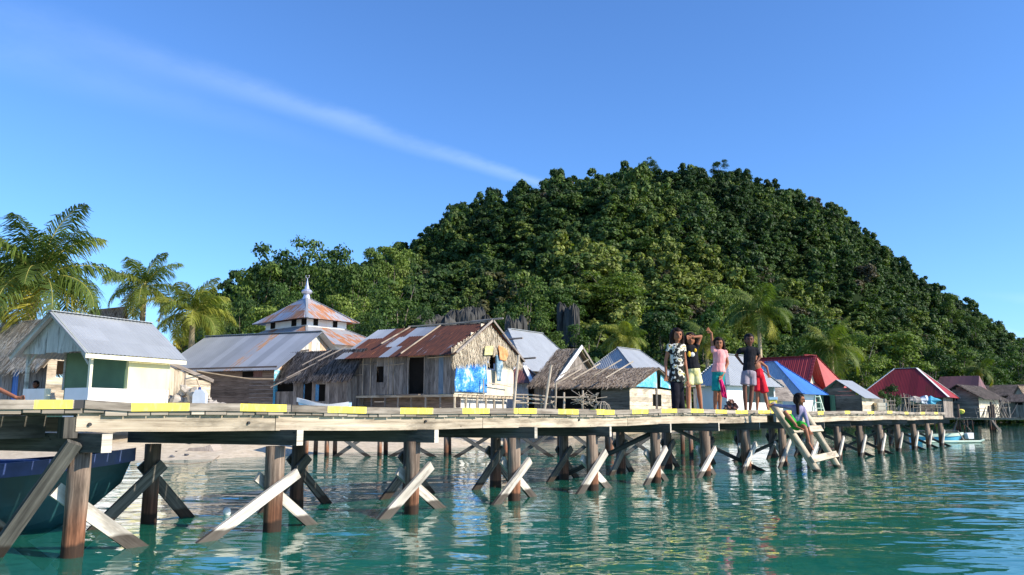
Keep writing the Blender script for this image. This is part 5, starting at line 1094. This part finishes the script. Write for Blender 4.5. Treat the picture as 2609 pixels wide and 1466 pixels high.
TL = [
 ('tall dark tree at the left end of the wood, top leaning over open sky', 652, 640, 82, 150, 5), ('tallest tree of the left clump behind the mosque', 705, 588, 84, 170, 1), ('broad crowned tree directly behind the mosque finial', 775, 592, 86, 150, 3),
 ('rounded dark tree right of the mosque finial against the sky', 850, 606, 90, 150, 0), ('wide olive green tree between mosque and long hill skyline', 895, 640, 84, 130, 4), ('small dark tree left of the mosque roof', 615, 742, 74, 90, 2),
 ('low bushy tree behind the third palm from the left', 545, 742, 78, 90, 0), ('small dark tree peeking between the two left palms', 510, 715, 88, 60, 2), ('bright yellow green tree with pale trunk right of the mosque', 1010, 690, 66, 160, 3), ('low bright bush tree above the left end of the rusty roof', 960, 790, 62, 110, 1),
 ('mid green tree above the middle of the rusty roof', 1070, 770, 64, 90, 0), ('feathery tree on the left hill shoulder against the sky', 955, 612, 100, 90, 2), ('second tree on the left hill shoulder against the sky', 1000, 606, 104, 100, 5), ('dark bushy tree above the zinc house beside the black rocks', 660, 760, 70, 130, 4),
 ('dark tree hiding the left flank of the mosque lower roof', 735, 700, 76, 120, 1), ('dark tree right of the mosque upper roof', 880, 720, 74, 130, 5), ('deep green tree behind the right eave of the mosque', 930, 770, 70, 100, 2),
 ('yellow green tree above the black rock cliff', 1345, 690, 88, 130, 3), ('light green tree left of the karst cliff', 1290, 760, 74, 100, 1), ('small light tree behind the zinc hip roof', 1400, 800, 72, 110, 0), ('bright tree above the pale ribbed rock', 1440, 720, 92, 120, 4),
 ('wide light green tree in the middle of the lower slope', 1560, 690, 96, 170, 3), ('olive tree on the lower slope above the thatch long hut', 1500, 800, 76, 120, 5), ('tall yellow green tree halfway up the hill', 1640, 600, 118, 130, 1), ('dense dark green tree above the floral dress girl', 1690, 770, 72, 150, 4),
 ('pale scrubby tree above the waving girl', 1790, 780, 78, 130, 0), ('round dark tree left of the tall palm', 1840, 700, 92, 110, 2), ('light bushy tree behind the long thatched hut', 1605, 800, 70, 110, 0), ('shaggy green tree right of the tall palm', 2030, 830, 84, 120, 1),
 ('mid green tree above the pale red roof', 2090, 800, 92, 140, 3), ('bushy tree left of the crimson roof', 2190, 830, 96, 130, 5), ('broad dark tree above the crimson roof', 2290, 830, 104, 160, 4), ('leaning tree right above the crimson roof', 2370, 850, 110, 120, 0),
 ('dark tree behind the long brownish red roof', 2440, 880, 122, 120, 2), ('light green tree low at the far right slope', 2500, 870, 126, 120, 1), ('round green tree at the right frame edge', 2590, 868, 134, 120, 3), ('lone feathery tree on the right hill skyline', 2490, 790, 168, 70, 5),
 ('umbrella shaped tree on the right skyline by the ridge foot', 2430, 745, 182, 60, 0), ('lone tree standing proud on the summit ridge', 1855, 402, 178, 52, 5), ('square topped tree at the very summit', 1672, 396, 180, 45, 1)]
random.seed(11)
for a in TL: tree(*a)
for i, (px, yt, Y, wp) in enumerate(((2262, 975, 66, 58), (2245, 985, 64, 36))):
    e = tree(['small bright green shrub in front of the crimson roof', 'lower green shrub at the left foot of the crimson roof'][i], px, yt, Y, wp, i * 2, 'shrubs by the crimson roof')
# ------- the wooded hill: nobody could count these crowns
TCOL = bpy.data.collections.new('crown_kinds')
for i in range(12):
    rs = np.random.RandomState(70 + i); lb = lobes_for(rs, [13, 9, 16, 11][i % 4], [.42, .34, .46, .38][i % 4], .2, .88); lb = [(a, b_, c_, d_ * .8, e_ * .8, f_ * .9) for a, b_, c_, d_, e_, f_ in lb]
    V, r = cloud(rs, lb, 1700, .040, fill=.45); me = quadmesh('crown_kind', V, r, rs.uniform(0, 1, 1700), M['forest']); TCOL.objects.link(bpy.data.objects.new('crown_kind', me))
def scatter(name, label, pts, scl, rz, tone_, idx):
    me = bpy.data.meshes.new(name); me.vertices.add(len(pts)); me.vertices.foreach_set('co', np.asarray(pts, dtype=np.float32).ravel())
    for nm, ty, fld, arr in (('scl', 'FLOAT_VECTOR', 'vector', scl), ('rz', 'FLOAT_VECTOR', 'vector', rz), ('tone', 'FLOAT', 'value', tone_), ('idx', 'INT', 'value', idx)):
        at = me.attributes.new(nm, ty, 'POINT'); at.data.foreach_set(fld, np.asarray(arr, dtype=np.int32 if ty == 'INT' else np.float32).ravel())
    o = bpy.data.objects.new(name, me); COL.objects.link(o); ng = bpy.data.node_groups.new(name, 'GeometryNodeTree')
    ng.interface.new_socket('Geometry', in_out='INPUT', socket_type='NodeSocketGeometry'); ng.interface.new_socket('Geometry', in_out='OUTPUT', socket_type='NodeSocketGeometry')
    gi = N(ng, 'NodeGroupInput'); go = N(ng, 'NodeGroupOutput'); ip = N(ng, 'GeometryNodeInstanceOnPoints'); ci = N(ng, 'GeometryNodeCollectionInfo'); ci.inputs[0].default_value = TCOL; ci.inputs[1].default_value = True; ci.inputs[2].default_value = True
    def na(nm, dt): q = N(ng, 'GeometryNodeInputNamedAttribute', data_type=dt); q.inputs[0].default_value = nm; return q.outputs[0]
    L(ng, gi.outputs[0], ip.inputs['Points']); L(ng, ci.outputs[0], ip.inputs['Instance']); ip.inputs['Pick Instance'].default_value = True
    L(ng, na('idx', 'INT'), ip.inputs['Instance Index']); er = N(ng, 'FunctionNodeEulerToRotation'); L(ng, na('rz', 'FLOAT_VECTOR'), er.inputs[0]); L(ng, er.outputs[0], ip.inputs['Rotation']); L(ng, na('scl', 'FLOAT_VECTOR'), ip.inputs['Scale'])
    L(ng, ip.outputs[0], go.inputs[0]); md = o.modifiers.new('Scatter', 'NODES'); md.node_group = ng; return tag(o, label, name, kind='stuff')
rs = np.random.RandomState(5); NQ = 160000
aa_ = rs.uniform(-.40, .80, NQ); ss = rs.uniform(-.06, 1.10, NQ); Bv = np.interp(aa_, [-1, -.35, .1, .25, .45, .62, 1.2], [78, 80, 82, 88, 112, 140, 190]); yy = Bv + 95 * ss; xx = aa_ * yy; keep = rs.rand(NQ) < (yy / 150); zz = terrain(xx, yy)
keep &= (np.interp(aa_, SA, SZ) > .03); cell = {}; pts, scl, rz, tn, ix = [], [], [], [], []
tone = .35 + .24 * fbm(xx, yy, 40., 2, 2) + .25 * np.exp(-((aa_ - .13) / .10) ** 2 - ((ss - .3) / .35) ** 2)
for i in np.nonzero(keep)[0]:
    key = (int(xx[i] / 1.7), int(yy[i] / 1.25))
    if key in cell: continue
    cell[key] = 1; r = min(3.1, .75 + rs.exponential(.75)); em = rs.rand() < .07; hgt = r * rs.uniform(1.4, 2.3) * (1.45 if em else 1); g_ = tone[i] + rs.normal() * .17 - .20 * max(0, ss[i] - .25) + (.16 if ss[i] < .3 else 0)
    g_ = rs.uniform(.88, 1.) if rs.rand() < .03 else min(g_, .84)
    pts.append((xx[i], yy[i], zz[i] - .5)); scl.append((2 * r, 2 * r, hgt)); rz.append((rs.normal() * .1, rs.normal() * .1, rs.uniform(0, 6.28))); tn.append(max(0, g_)); ix.append(rs.randint(12))
print('forest trees', len(pts))
scatter('forest', 'dense tropical forest of mixed dark and olive crowns covering the whole hill', pts, scl, rz, tn, ix)
pts, scl, rz, tn, ix = [], [], [], [], []
for i in range(900):
    a_ = rs.uniform(-.42, .80); Bq = np.interp(a_, [-1, -.35, .1, .25, .45, .62, 1.2], [78, 80, 82, 88, 112, 140, 190]); y = Bq - rs.uniform(-4, 18); x = a_ * y; q = rs.uniform(1.2, 3.0)
    pts.append((x, y, tz(x, y) - .3)); scl.append((q * 2, q * 2, q * 1.9)); rz.append((0, 0, rs.uniform(0, 6.28))); tn.append(rs.uniform(.35, .84)); ix.append(rs.randint(12))
scatter('undergrowth', 'bright tangled undergrowth along the foot of the wooded hill', pts, scl, rz, tn, ix)
# karst outcrops
def karst(px, ytop, ybot, wpx, Y, lab, n=5):
    c_ = P(px, ybot, Y); mb = MB(); wd = wpx / F * Y
    for i in range(n):
        x0 = c_.x + (i + .5 - n / 2) * wd / n + U(-.2, .2); y0 = Y + U(-.5, 1.5); z0 = ZY(ybot, y0) - 3; zt = ZY(U(ytop, ytop * .6 + ybot * .4), y0); rr = wd / n * U(1.0, 1.5); nk, nz = 40, 26; b = len(mb.v); sd = rnd() * 50
        for a in range(nz + 1):
            f = a / nz
            for k in range(nk):
                th = 6.2832 * k / nk; q = Vector((math.cos(th) * 2.2 + sd, math.sin(th) * 2.2, f * 1.2)); rg = 1 - abs(noise.noise(q * 1.6)) * 1.6 + .35 * noise.noise(q * 4); tp_ = .55 + .45 * noise.noise(Vector((math.cos(th) * 3 + sd, math.sin(th) * 3, 9)))
                r = rr * (.85 + .28 * rg) * max(.05, 1 - f ** 12 * .8 - .25 * f * noise.noise(Vector((f * 5, sd, th)))); mb.v.append((x0 + r * math.cos(th), y0 + r * math.sin(th), z0 + (zt - z0) * f * (.84 + .16 * tp_)))
        for a in range(nz):
            for k in range(nk): k2 = (k + 1) % nk; mb.f.append((b + a * nk + k, b + a * nk + k2, b + (a + 1) * nk + k2, b + (a + 1) * nk + k)); mb.fa.append((.5, 0, 0)); mb.m.append(0); mb.uv += [(0, 0)] * 4
    o = mb.build('rock_outcrop', M['karst']); tag(o, lab, 'rock')
karst(1130, 775, 835, 120, 68, 'black jagged karst outcrop above the rusty roof'); karst(1215, 770, 830, 60, 70, 'dark fluted karst pinnacles right of the black outcrop')
karst(1310, 790, 850, 45, 68, 'narrow dark karst pillar behind the straw gable'); karst(1447, 762, 815, 48, 86, 'pale vertically ribbed rock face among the trees'); karst(1600, 720, 745, 50, 104, 'small grey rock patch halfway up the slope', 3)

# ------------------------------------------------------------------ palms
def palm(label, px, py, Y, R, nfr, seed, basedx=0., tone=(.2, .7), trunk_r=.16, up=.5):
    rg = random.Random(seed); c = P(px, py, Y); bz = tz(c.x + basedx, Y); t_ = thing('coconut_palm', (c.x + basedx, Y, bz), label, 'palm tree', 'coconut palms behind the village')
    b3 = Vector((c.x + basedx, Y, bz - .3)); mb = MB(); pts_ = [b3.lerp(c, i / 9) + Vector((math.sin(i / 9 * 3.1) * -.15 * abs(basedx), 0, 0)) for i in range(10)]; mb.tube(pts_, [trunk_r * (1.35 - .055 * i) for i in range(10)], 10, wob=.08); mb.build('trunk', M['palmtrunk'], t_, smooth=True)
    for i in range(nfr):
        az = i * 2.39996 + rg.uniform(-.2, .2); f = i / (nfr - 1); el = 1.42 - 1.75 * f ** .8 + rg.uniform(-.12, .12); Lf = R * rg.uniform(.85, 1.1) * (1.0 - .15 * abs(f - .4)); ns = 16
        p = c + Vector((0, 0, .1)); pts_ = [p.copy()]; e_ = el; hd = Vector((math.cos(az), math.sin(az), 0))
        for k_ in range(ns): e_ -= (1.35 + .5 * f) / ns * (.45 + 1.1 * k_ / ns) * (1.15 - .35 * math.sin(max(0, el))); p = p + (hd * math.cos(e_) + Vector((0, 0, math.sin(e_)))) * Lf / ns; pts_.append(p.copy())
        mb = MB(); g_ = rg.uniform(*tone) if f < .85 else rg.uniform(.75, 1.); mb.tube(pts_, [.022 * (1.1 - k_ / (ns + 1)) * R / 3 for k_ in range(ns + 1)], 5, fa=(1, g_, 0), m=1); sd0 = hd.cross(Vector((0, 0, 1))); tw = rg.uniform(-.5, .5)
        n_l = 78
        for k_ in range(n_l):
            s_ = .10 + .9 * k_ / n_l; i0 = min(ns - 1, int(s_ * ns)); q = pts_[i0].lerp(pts_[i0 + 1], s_ * ns - i0); fw = (pts_[i0 + 1] - pts_[i0]).normalized(); l_ = R * .33 * (math.sin(math.pi * min(1, .18 + s_ * .80)) ** .7) * rg.uniform(.65, 1.2)
            for sg in (-1, 1):
                sd_ = (sd0 * sg + Vector((0, 0, tw * sg))).normalized(); d1 = (sd_ * .85 + fw * rg.uniform(.45, .8) + Vector((0, 0, rg.uniform(-.25, .2)))).normalized(); m_ = q + d1 * l_ * .5; d2 = (d1 + Vector((0, 0, -rg.uniform(.7, 1.6)))).normalized(); e2 = m_ + d2 * l_ * .55; w_ = fw * (.0078 * R)
                lf = (rg.random(), g_, 0); mb.face([q - w_ * .6, q + w_ * .6, m_ + w_, m_ - w_], None, lf, 0); mb.face([m_ - w_, m_ + w_, e2 + w_ * .25, e2 - w_ * .25], None, lf, 0)
        mb.build('frond', [M['palmleaf'], M['palmstem']], t_)
    mb = MB()
    for i in range(7): a_ = i * .9; mb.ell(c + Vector((math.cos(a_) * .28, math.sin(a_) * .28, -.25)), (.14, .14, .17), 8, 6)
    M.setdefault('coco', plain('coconut', (.16, .20, .05), .5, .3)); mb.build('coconut_cluster', M['coco'], t_)
palm('largest coconut palm with yellow stem standing behind the shelter at far left', 100, 715, 33, 3.9, 24, 1, -.5, (.1, .6))
palm('slender coconut palm between the largest palm and the low yellow palm', 368, 735, 46, 3.0, 18, 2, .2, (.25, .65))
palm('low yellowish coconut palm just left of the mosque', 492, 805, 44, 2.9, 18, 3, .1, (.5, .85))
palm('dark coconut palm rising directly behind the boy in the black shirt', 1932, 800, 66, 3.8, 20, 4, 0., (.15, .5))
palm('drooping coconut palm behind the pale red roof', 2118, 895, 72, 3.8, 18, 5, 0., (.3, .7))
palm('small young coconut palm behind the long thatched hut', 1592, 868, 58, 2.2, 18, 6, 0., (.45, .8))
palm('half hidden coconut palm behind the waving girl', 1800, 868, 64, 2.4, 16, 8, 0., (.3, .6))
palm('short palm tuft at the far left frame edge', -60, 770, 36, 2.8, 18, 9, 0., (.4, .8))
palm('small palm above the long grey thatch at far right', 2500, 945, 112, 3.0, 14, 10, 0., (.2, .5))

# ------------------------------------------------------------------ people
def capsule(mb, p0, p1, r0, r1, lat=None, sq=1., flat=False, n=12):
    p0 = Vector(p0); p1 = Vector(p1); d = (p1 - p0); l = max(d.length, 1e-4); d = d / l
    a = Vector(lat) if lat is not None else d.cross(Vector((.3, 1, .2)))
    a = (a - d * a.dot(d)).normalized(); b_ = d.cross(a); prof = []
    for i in range(5): t = -math.pi / 2 + math.pi / 2 * i / 5; prof.append((r0 * math.sin(t) * (.3 if flat else 1), r0 * max(.03, math.cos(t))))
    for i in range(5): f = i / 4; prof.append((l * f, r0 + (r1 - r0) * f))
    for i in range(1, 6): t = math.pi / 2 * i / 5; prof.append((l + r1 * math.sin(t) * (.3 if flat else 1), r1 * max(.03, math.cos(t))))
    base = len(mb.v)
    for z, r in prof:
        for k_ in range(n): t = 2 * math.pi * k_ / n; mb.v.append(tuple(p0 + d * z + a * math.cos(t) * r + b_ * math.sin(t) * r * sq))
    m_ = len(prof)
    for i in range(m_ - 1):
        for k_ in range(n): k2 = (k_ + 1) % n; mb.f.append((base + i * n + k_, base + i * n + k2, base + (i + 1) * n + k2, base + (i + 1) * n + k_))
    mb.f.append(tuple(base + k_ for k_ in range(n))[::-1]); mb.f.append(tuple(base + (m_ - 1) * n + k_ for k_ in range(n)))
def skinned(mb, name, mat, par, vox, sm=3):
    me = bpy.data.meshes.new(name); org = ORG[par.name]; me.from_pydata([tuple(Vector(v) - org) for v in mb.v], [], mb.f); me.materials.append(mat); o = bpy.data.objects.new(name, me); COL.objects.link(o); o.parent = par
    r = o.modifiers.new('Remesh', 'REMESH'); r.mode = 'VOXEL'; r.voxel_size = vox; r.use_smooth_shade = True; s = o.modifiers.new('Smooth', 'SMOOTH'); s.iterations = sm; s.factor = .5; ORG[o.name] = org; return o
def person(label, J, face, skin='skin', hair=('short', 'hair'), shirt=None, bottom=None, k=1., feet=None, hands=None, extra=None, lat=None, headr=1.13):
    S = {a: Vector(b_) for a, b_ in J.items()}; pel = (S['hipL'] + S['hipR']) / 2; t_ = thing('person', pel * 1, label, 'person'); lat = (S['shR'] - S['shL']).normalized() if lat is None else Vector(lat).normalized()
    face = Vector(face).normalized(); up = Vector((0, 0, 1)); fl = face.cross(up).normalized(); hc = S['head']; hr = .078 * k * headr
    mb = MB(); C_ = lambda *a, **b_: capsule(mb, *a, **b_)
    C_(hc + up * hr * .35, hc - up * hr * .25, hr * 1.0, hr * .92, lat=fl, sq=1.12); C_(hc - up * hr * .4 + face * hr * .25, hc - up * hr * .85 + face * hr * .42, hr * .72, hr * .42, lat=fl, sq=.9)
    C_(hc + face * hr * 1.0 + up * hr * .05, hc + face * hr * 1.22 - up * hr * .28, hr * .1, hr * .19)
    for s_ in (-1, 1): C_(hc + fl * s_ * hr * .98, hc + fl * s_ * hr * 1.02 - up * hr * .25, hr * .2, hr * .15)
    C_(S['neck'] + up * .03 * k, hc - up * hr * .5, .042 * k, .036 * k); ch = S['neck'] - up * .12 * k
    C_(S['shL'], S['shR'], .042 * k, .042 * k); wst = S['neck'].lerp(pel, .66)
    C_(ch, wst, .118 * k, .098 * k, lat=lat, sq=.68); C_(wst, pel, .098 * k, .118 * k, lat=lat, sq=.78)
    for q in 'LR':
        C_(S['sh' + q], S['el' + q], .040 * k, .032 * k); C_(S['el' + q], S['wr' + q], .032 * k, .023 * k)
        C_(S['hip' + q], S['kn' + q], .066 * k, .046 * k); C_(S['kn' + q], S['kn' + q].lerp(S['an' + q], .35), .043 * k, .046 * k); C_(S['kn' + q].lerp(S['an' + q], .35), S['an' + q], .046 * k, .027 * k)
        fd = Vector((feet or {}).get(q, face.xy.to_3d())).normalized(); a = S['an' + q]; C_(a - up * .03 * k - fd * .02 * k, a - up * .045 * k + fd * .12 * k, .03 * k, .024 * k, lat=fd.cross(up), sq=.7)
        for j in range(5): b0 = a - up * .052 * k + fd * .13 * k + fd.cross(up) * (j - 2) * .013 * k; C_(b0, b0 + fd * .022 * k, .009 * k, .008 * k)
        # hand: palm, four fingers of unequal length, thumb off the side
        hd = Vector((hands or {}).get(q, (S['wr' + q] - S['el' + q]))).normalized(); w_ = S['wr' + q]; side = hd.cross(Vector((0, 1, .15))).normalized(); nrm_ = side.cross(hd); pe = w_ + hd * .075 * k
        C_(w_, pe, .020 * k, .028 * k, lat=side, sq=.5); 
        for j, fl_ in enumerate((.058, .068, .064, .05)):
            b0 = pe + side * (j - 1.5) * .0185 * k; spread = (j - 1.5) * .16; d1 = (hd + side * spread - nrm_ * .12).normalized(); m_ = b0 + d1 * fl_ * .55 * k; d2 = (d1 - nrm_ * .45).normalized(); C_(b0, m_, .0095 * k, .009 * k, n=8); C_(m_, m_ + d2 * fl_ * .5 * k, .009 * k, .0075 * k, n=8)
        sg = 1 if q == 'L' else -1; b0 = w_ + hd * .025 * k + side * sg * .02 * k; m_ = b0 + (hd * .7 + side * sg * .8).normalized() * .035 * k; C_(b0, m_, .0115 * k, .010 * k, n=8); C_(m_, m_ + (hd + side * sg * .3).normalized() * .026 * k, .010 * k, .008 * k, n=8)
    skinned(mb, 'body', M[skin], t_, .0095 * k, 2)
    # face
    for s_ in (-1, 1):
        mb = MB(); mb.ell(hc + face * hr * 1.06 + fl * s_ * hr * .36 + up * hr * .08, (hr * .16, hr * .1, hr * .09), 8, 5); mb.build('eye', M['eye'], t_)
        mb = MB(); mb.tube([hc + face * hr * 1.08 + fl * s_ * hr * .18 + up * hr * .27, hc + face * hr * 1.0 + fl * s_ * hr * .56 + up * hr * .27], hr * .05, 6); mb.build('eyebrow', M['hair'], t_)
    mb = MB(); m0 = hc + face * hr * 1.13 - up * hr * .55; mb.tube([m0 - fl * hr * .27 + up * hr * .05, m0 + face * hr * .04, m0 + fl * hr * .27 + up * hr * .05], hr * .075, 6); mb.build('mouth', M['lip'], t_)
    # hair
    mb = MB(); st_, hm = hair; C_ = lambda *a, **b_: capsule(mb, *a, **b_)
    C_(hc + up * hr * .42 - face * hr * .26, hc - up * hr * .25 - face * hr * .5, hr * 1.2, hr * 1.08, lat=fl, sq=1.0)
    C_(hc + up * hr * .86 + face * hr * .42, hc + up * hr * .85 - face * hr * .3, hr * .66, hr * .8, lat=fl)
    if st_ != 'short':
        for s_ in (-1, 1): C_(hc + fl * s_ * hr * .75 + up * hr * .75 + face * hr * .3, hc + fl * s_ * hr * 1.12 - up * hr * .5 + face * hr * .05, hr * .42, hr * .34)
    if st_ == 'long' or st_ == 'bob':
        ln_ = {'long': 3.4, 'bob': 1.9}[st_]
        for s_ in (-1, -.55, 0, .55, 1): C_(hc + fl * s_ * hr * 1.0 - face * hr * (.5 - .3 * abs(s_)) + up * hr * .3, hc + fl * s_ * hr * (1.25) - face * hr * (.45 - .35 * abs(s_)) - up * hr * (ln_ - .5 * rnd()), hr * .48, hr * .32, lat=fl)
    skinned(mb, 'hair', M[hm], t_, .010 * k, 2)
    if shirt:
        mb = MB(); C_ = lambda *a, **b_: capsule(mb, *a, **b_); mt, slv, hem, flare = shirt; hemp = S['neck'].lerp(pel, hem)
        C_(S['shL'], S['shR'], .053 * k, .053 * k); C_(ch + up * .02 * k, wst, .134 * k, .120 * k, lat=lat, sq=.72); C_(wst, hemp, .120 * k, .120 * k * flare, lat=lat, sq=.82, flat=True); C_(S['neck'] - up * .03 * k, ch, .06 * k, .12 * k, lat=lat, sq=.75)
        for q in 'LR': e = S['sh' + q].lerp(S['el' + q], min(1, slv)); C_(S['sh' + q], e, .052 * k, .050 * k if slv < 1 else .038 * k, flat=True)
        if slv > 1:
            for q in 'LR': C_(S['el' + q], S['el' + q].lerp(S['wr' + q], slv - 1), .040 * k, .032 * k, flat=True)
        skinned(mb, 'shirt', M[mt], t_, .012 * k, 2)
    if bottom:
        mb = MB(); C_ = lambda *a, **b_: capsule(mb, *a, **b_); mt, ll, wide = bottom; C_(pel + up * .07 * k, pel, .118 * k, .135 * k, lat=lat, sq=.85)
        for q in 'LR':
            if ll <= 1: C_(S['hip' + q], S['hip' + q].lerp(S['kn' + q], ll), .082 * k, .082 * k * wide, flat=True)
            else: C_(S['hip' + q], S['kn' + q], .078 * k, .060 * k * wide); C_(S['kn' + q], S['kn' + q].lerp(S['an' + q], ll - 1), .060 * k * wide, .046 * k * wide, flat=True)
        skinned(mb, 'leggings' if ll > 1.5 else 'shorts', M[mt], t_, .012 * k, 2)
    return t_
def yon(px, back): A = O0 + NB * back; return (A + D * isect(A, D, px, 1045)).y
def mk(Yd, ox=1650, oy=800, sc=5.167): return lambda X, Yp, dy=0.: P(ox + X / sc, oy + Yp / sc, Yd + dy)
FACE = (-.12, -1, -.02)
y1 = yon(1728, .12); j = mk(y1); zdk = 1.275
def feetz(J):
    for q in ('anL', 'anR'): J[q].z = zdk + .055
    return J
J = feetz(dict(head=j(388, 285), neck=j(385, 400), shL=j(285, 432), shR=j(465, 432), elL=j(240, 620, .03), elR=j(490, 610, .06), wrL=j(243, 795, -.03), wrR=j(530, 870, -.04), hipL=j(350, 825), hipR=j(420, 825), knL=j(362, 1010, -.04), knR=j(420, 1010, .04), anL=j(362, 1230), anR=j(452, 1230, .06)))
person('tall girl in long floral print tunic and dark leggings standing on the pier', J, (.15, -1, -.02), hair=('long', 'hair_b'), shirt=('c_floral', .35, 1.12, 1.22), bottom=('c_legging', 2., 1.25), k=1.16)
y2 = yon(1765, .25); j = mk(y2); J = feetz(dict(head=j(566, 335), neck=j(565, 420), shL=j(508, 450), shR=j(638, 450), elL=j(515, 600, .05), elR=j(700, 298, -.05), wrL=j(535, 690, .06), wrR=j(600, 305, -.12), hipL=j(565, 735), hipR=j(630, 735), knL=j(535, 1000, -.03), knR=j(672, 985), anL=j(535, 1225), anR=j(705, 1225, .05)))
g2 = person('girl shading her eyes with one arm, black print shirt and pale yellow shorts', J, FACE, hair=('bob', 'hair_b'), shirt=('c_black', .3, .93, 1.22), bottom=('c_yellow', .72, 1.2), hands={'R': (-1, -.1, -.1)}, k=1.12)
mb = MB(); q = j(548, 530, -.125 * 1.12)
for cx_, cz_, w_, h_ in ((0, 0, .035, .06),): mb.ell(q, (w_, .02, h_), 12, 8)
mb.build('shirt_print', M['p_yellow'], g2)
mb = MB(); mb.ell(j(590, 535, -.13), (.05, .02, .05), 12, 8); mb.build('shirt_print', M['p_white'], g2); mb = MB(); mb.ell(j(628, 480, -.10), (.03, .02, .04), 12, 8); mb.build('shirt_print', M['p_yellow'], g2)
y3 = yon(1833, .12); j = mk(y3); J = feetz(dict(head=j(935, 395), neck=j(945, 480), shL=j(872, 500), shR=j(1020, 505), elL=j(845, 380, -.02), elR=j(1052, 650, .03), wrL=j(840, 250, -.03), wrR=j(985, 815, -.09), hipL=j(905, 765), hipR=j(965, 765), knL=j(895, 1010, -.03), knR=j(950, 1010), anL=j(885, 1225), anR=j(950, 1225)))
J['elL'] = j(848, 360); J['shL'] = j(868, 490)
g3_ = person('smiling girl in pink shirt waving with her raised arm and holding a magenta cloth', J, FACE, hair=('bob', 'hair_b'), shirt=('c_pink', .45, .98, 1.25), bottom=('c_teal', .98, 1.0), hands={'L': (-.8, -.2, .65)}, k=1.1)
q0, q1, q2, q3 = j(940, 870, -.14), j(985, 860, -.14), j(1052, 1118, -.12), j(975, 1090, -.12)
A_s = dL, dR
sheetc('magenta_cloth', [q0, q1, q2, q3], M['c_magenta'], amp=.05, lab='magenta cloth dangling from the waving girl hand', cat='cloth')
y4 = yon(1910, .10); j = mk(y4); J = feetz(dict(head=j(1338, 345), neck=j(1345, 440), shL=j(1225, 475), shR=j(1432, 475), elL=j(1165, 545, .08), elR=j(1478, 570, .02), wrL=j(1250, 660, .06), wrR=j(1425, 650, -.06), hipL=j(1290, 770), hipR=j(1375, 770), knL=j(1278, 990), knR=j(1372, 1000, .03), anL=j(1290, 1230), anR=j(1345, 1225)))
person('boy in loose black shirt and mauve grey shorts with hands on his hips', J, FACE, skin='skin_dark', hair=('short', 'hair'), shirt=('c_black', .6, 1.04, 1.12), bottom=('c_greyshort', .70, 1.15), feet={'L': (.3, -1, 0), 'R': (1, -.5, 0)}, hands={'R': (-.8, .2, -.3), 'L': (1, .2, -.2)}, k=1.14)
y5 = yon(1932, .65); j = mk(y5); J = feetz(dict(head=j(1395, 560), neck=j(1430, 625), shL=j(1405, 655), shR=j(1490, 640), elL=j(1390, 740, .05), elR=j(1568, 700, -.02), wrL=j(1380, 800, .05), wrR=j(1588, 775, -.05), hipL=j(1435, 800), hipR=j(1490, 800), knL=j(1445, 1030), knR=j(1545, 1050, -.04), anL=j(1440, 1225), anR=j(1592, 1232)))
person('bare chested child in red shorts half hidden behind the boy in black', J, (-.3, -1, 0), hair=('short', 'hair'), bottom=('c_red', .92, 1.25), k=1.0, hands={'R': (.2, 0, -1)})
# girl seated on the ladder
y6 = 17.6; j = mk(y6, 1900, 980, 5.567)
J = dict(head=j(765, 215, -.05), neck=j(735, 300), shL=j(655, 325), shR=j(812, 340), elL=j(520, 310, .1), elR=j(858, 480, -.12), wrL=j(385, 285, .2), wrR=j(893, 630, -.2), hipL=j(680, 560, .05), hipR=j(765, 565, .0), knL=j(560, 400, -.30), knR=j(835, 610, -.38), anL=j(712, 575, -.36), anR=j(895, 800, -.40))
person('girl in lilac shirt and green shorts seated on the ladder looking right', J, (.75, -.65, -.1), hair=('long', 'hair'), shirt=('c_lilac', 1.85, .95, 1.05), bottom=('c_green', .6, 1.1), feet={'L': (.8, -.5, -.3), 'R': (.45, -.5, -1)}, hands={'R': (.3, -.3, -1), 'L': (-1, 0, -.2)}, k=1.05)
# person mostly outside the frame at the left, arm resting on the kerb
ya = pt(tpx(40), .05).y; j = lambda px, py, dy=0.: P(px, py, ya + dy)
J = dict(head=j(-170, 800, .3), neck=j(-150, 865, .3), shL=j(-205, 905, .3), shR=j(-95, 900, .3), elL=j(-235, 985, .3), elR=j(-38, 975, .15), wrL=j(-235, 1015, .2), wrR=j(40, 1013, .02), hipL=j(-200, 1010, .5), hipR=j(-140, 1010, .5), knL=j(-190, 1000, .2), knR=j(-120, 1000, .2), anL=j(-230, 1020, .6), anR=j(-160, 1020, .6))
person('person at the left frame edge, only a bare forearm resting on the kerb in view', J, (.3, -1, 0), hair=('short', 'hair'), shirt=('c_black', .5, 1., 1.), bottom=('c_greyshort', .7, 1.), hands={'R': (1, -.1, -.12)}, k=.72)
# person sitting inside the shelter
c_ = P(90, 985, 26.4); j = lambda dx, dz, dy=0.: c_ + Vector((dx, dy, dz))
J = dict(head=j(0, .06), neck=j(0, -.08), shL=j(-.15, -.14), shR=j(.15, -.14), elL=j(-.2, -.38), elR=j(.2, -.38), wrL=j(-.1, -.5, -.15), wrR=j(.1, -.5, -.15), hipL=j(-.08, -.62), hipR=j(.08, -.62), knL=j(-.1, -.6, -.35), knR=j(.1, -.6, -.35), anL=j(-.1, -.98, -.35), anR=j(.1, -.98, -.35))
person('person inside the yellow shelter, only the dark head showing above the white parapet', J, (0, -1, 0), skin='skin_dark', hair=('short', 'hair'), shirt=('c_black', .5, 1., 1.), bottom=('c_greyshort', .8, 1.), k=1.)
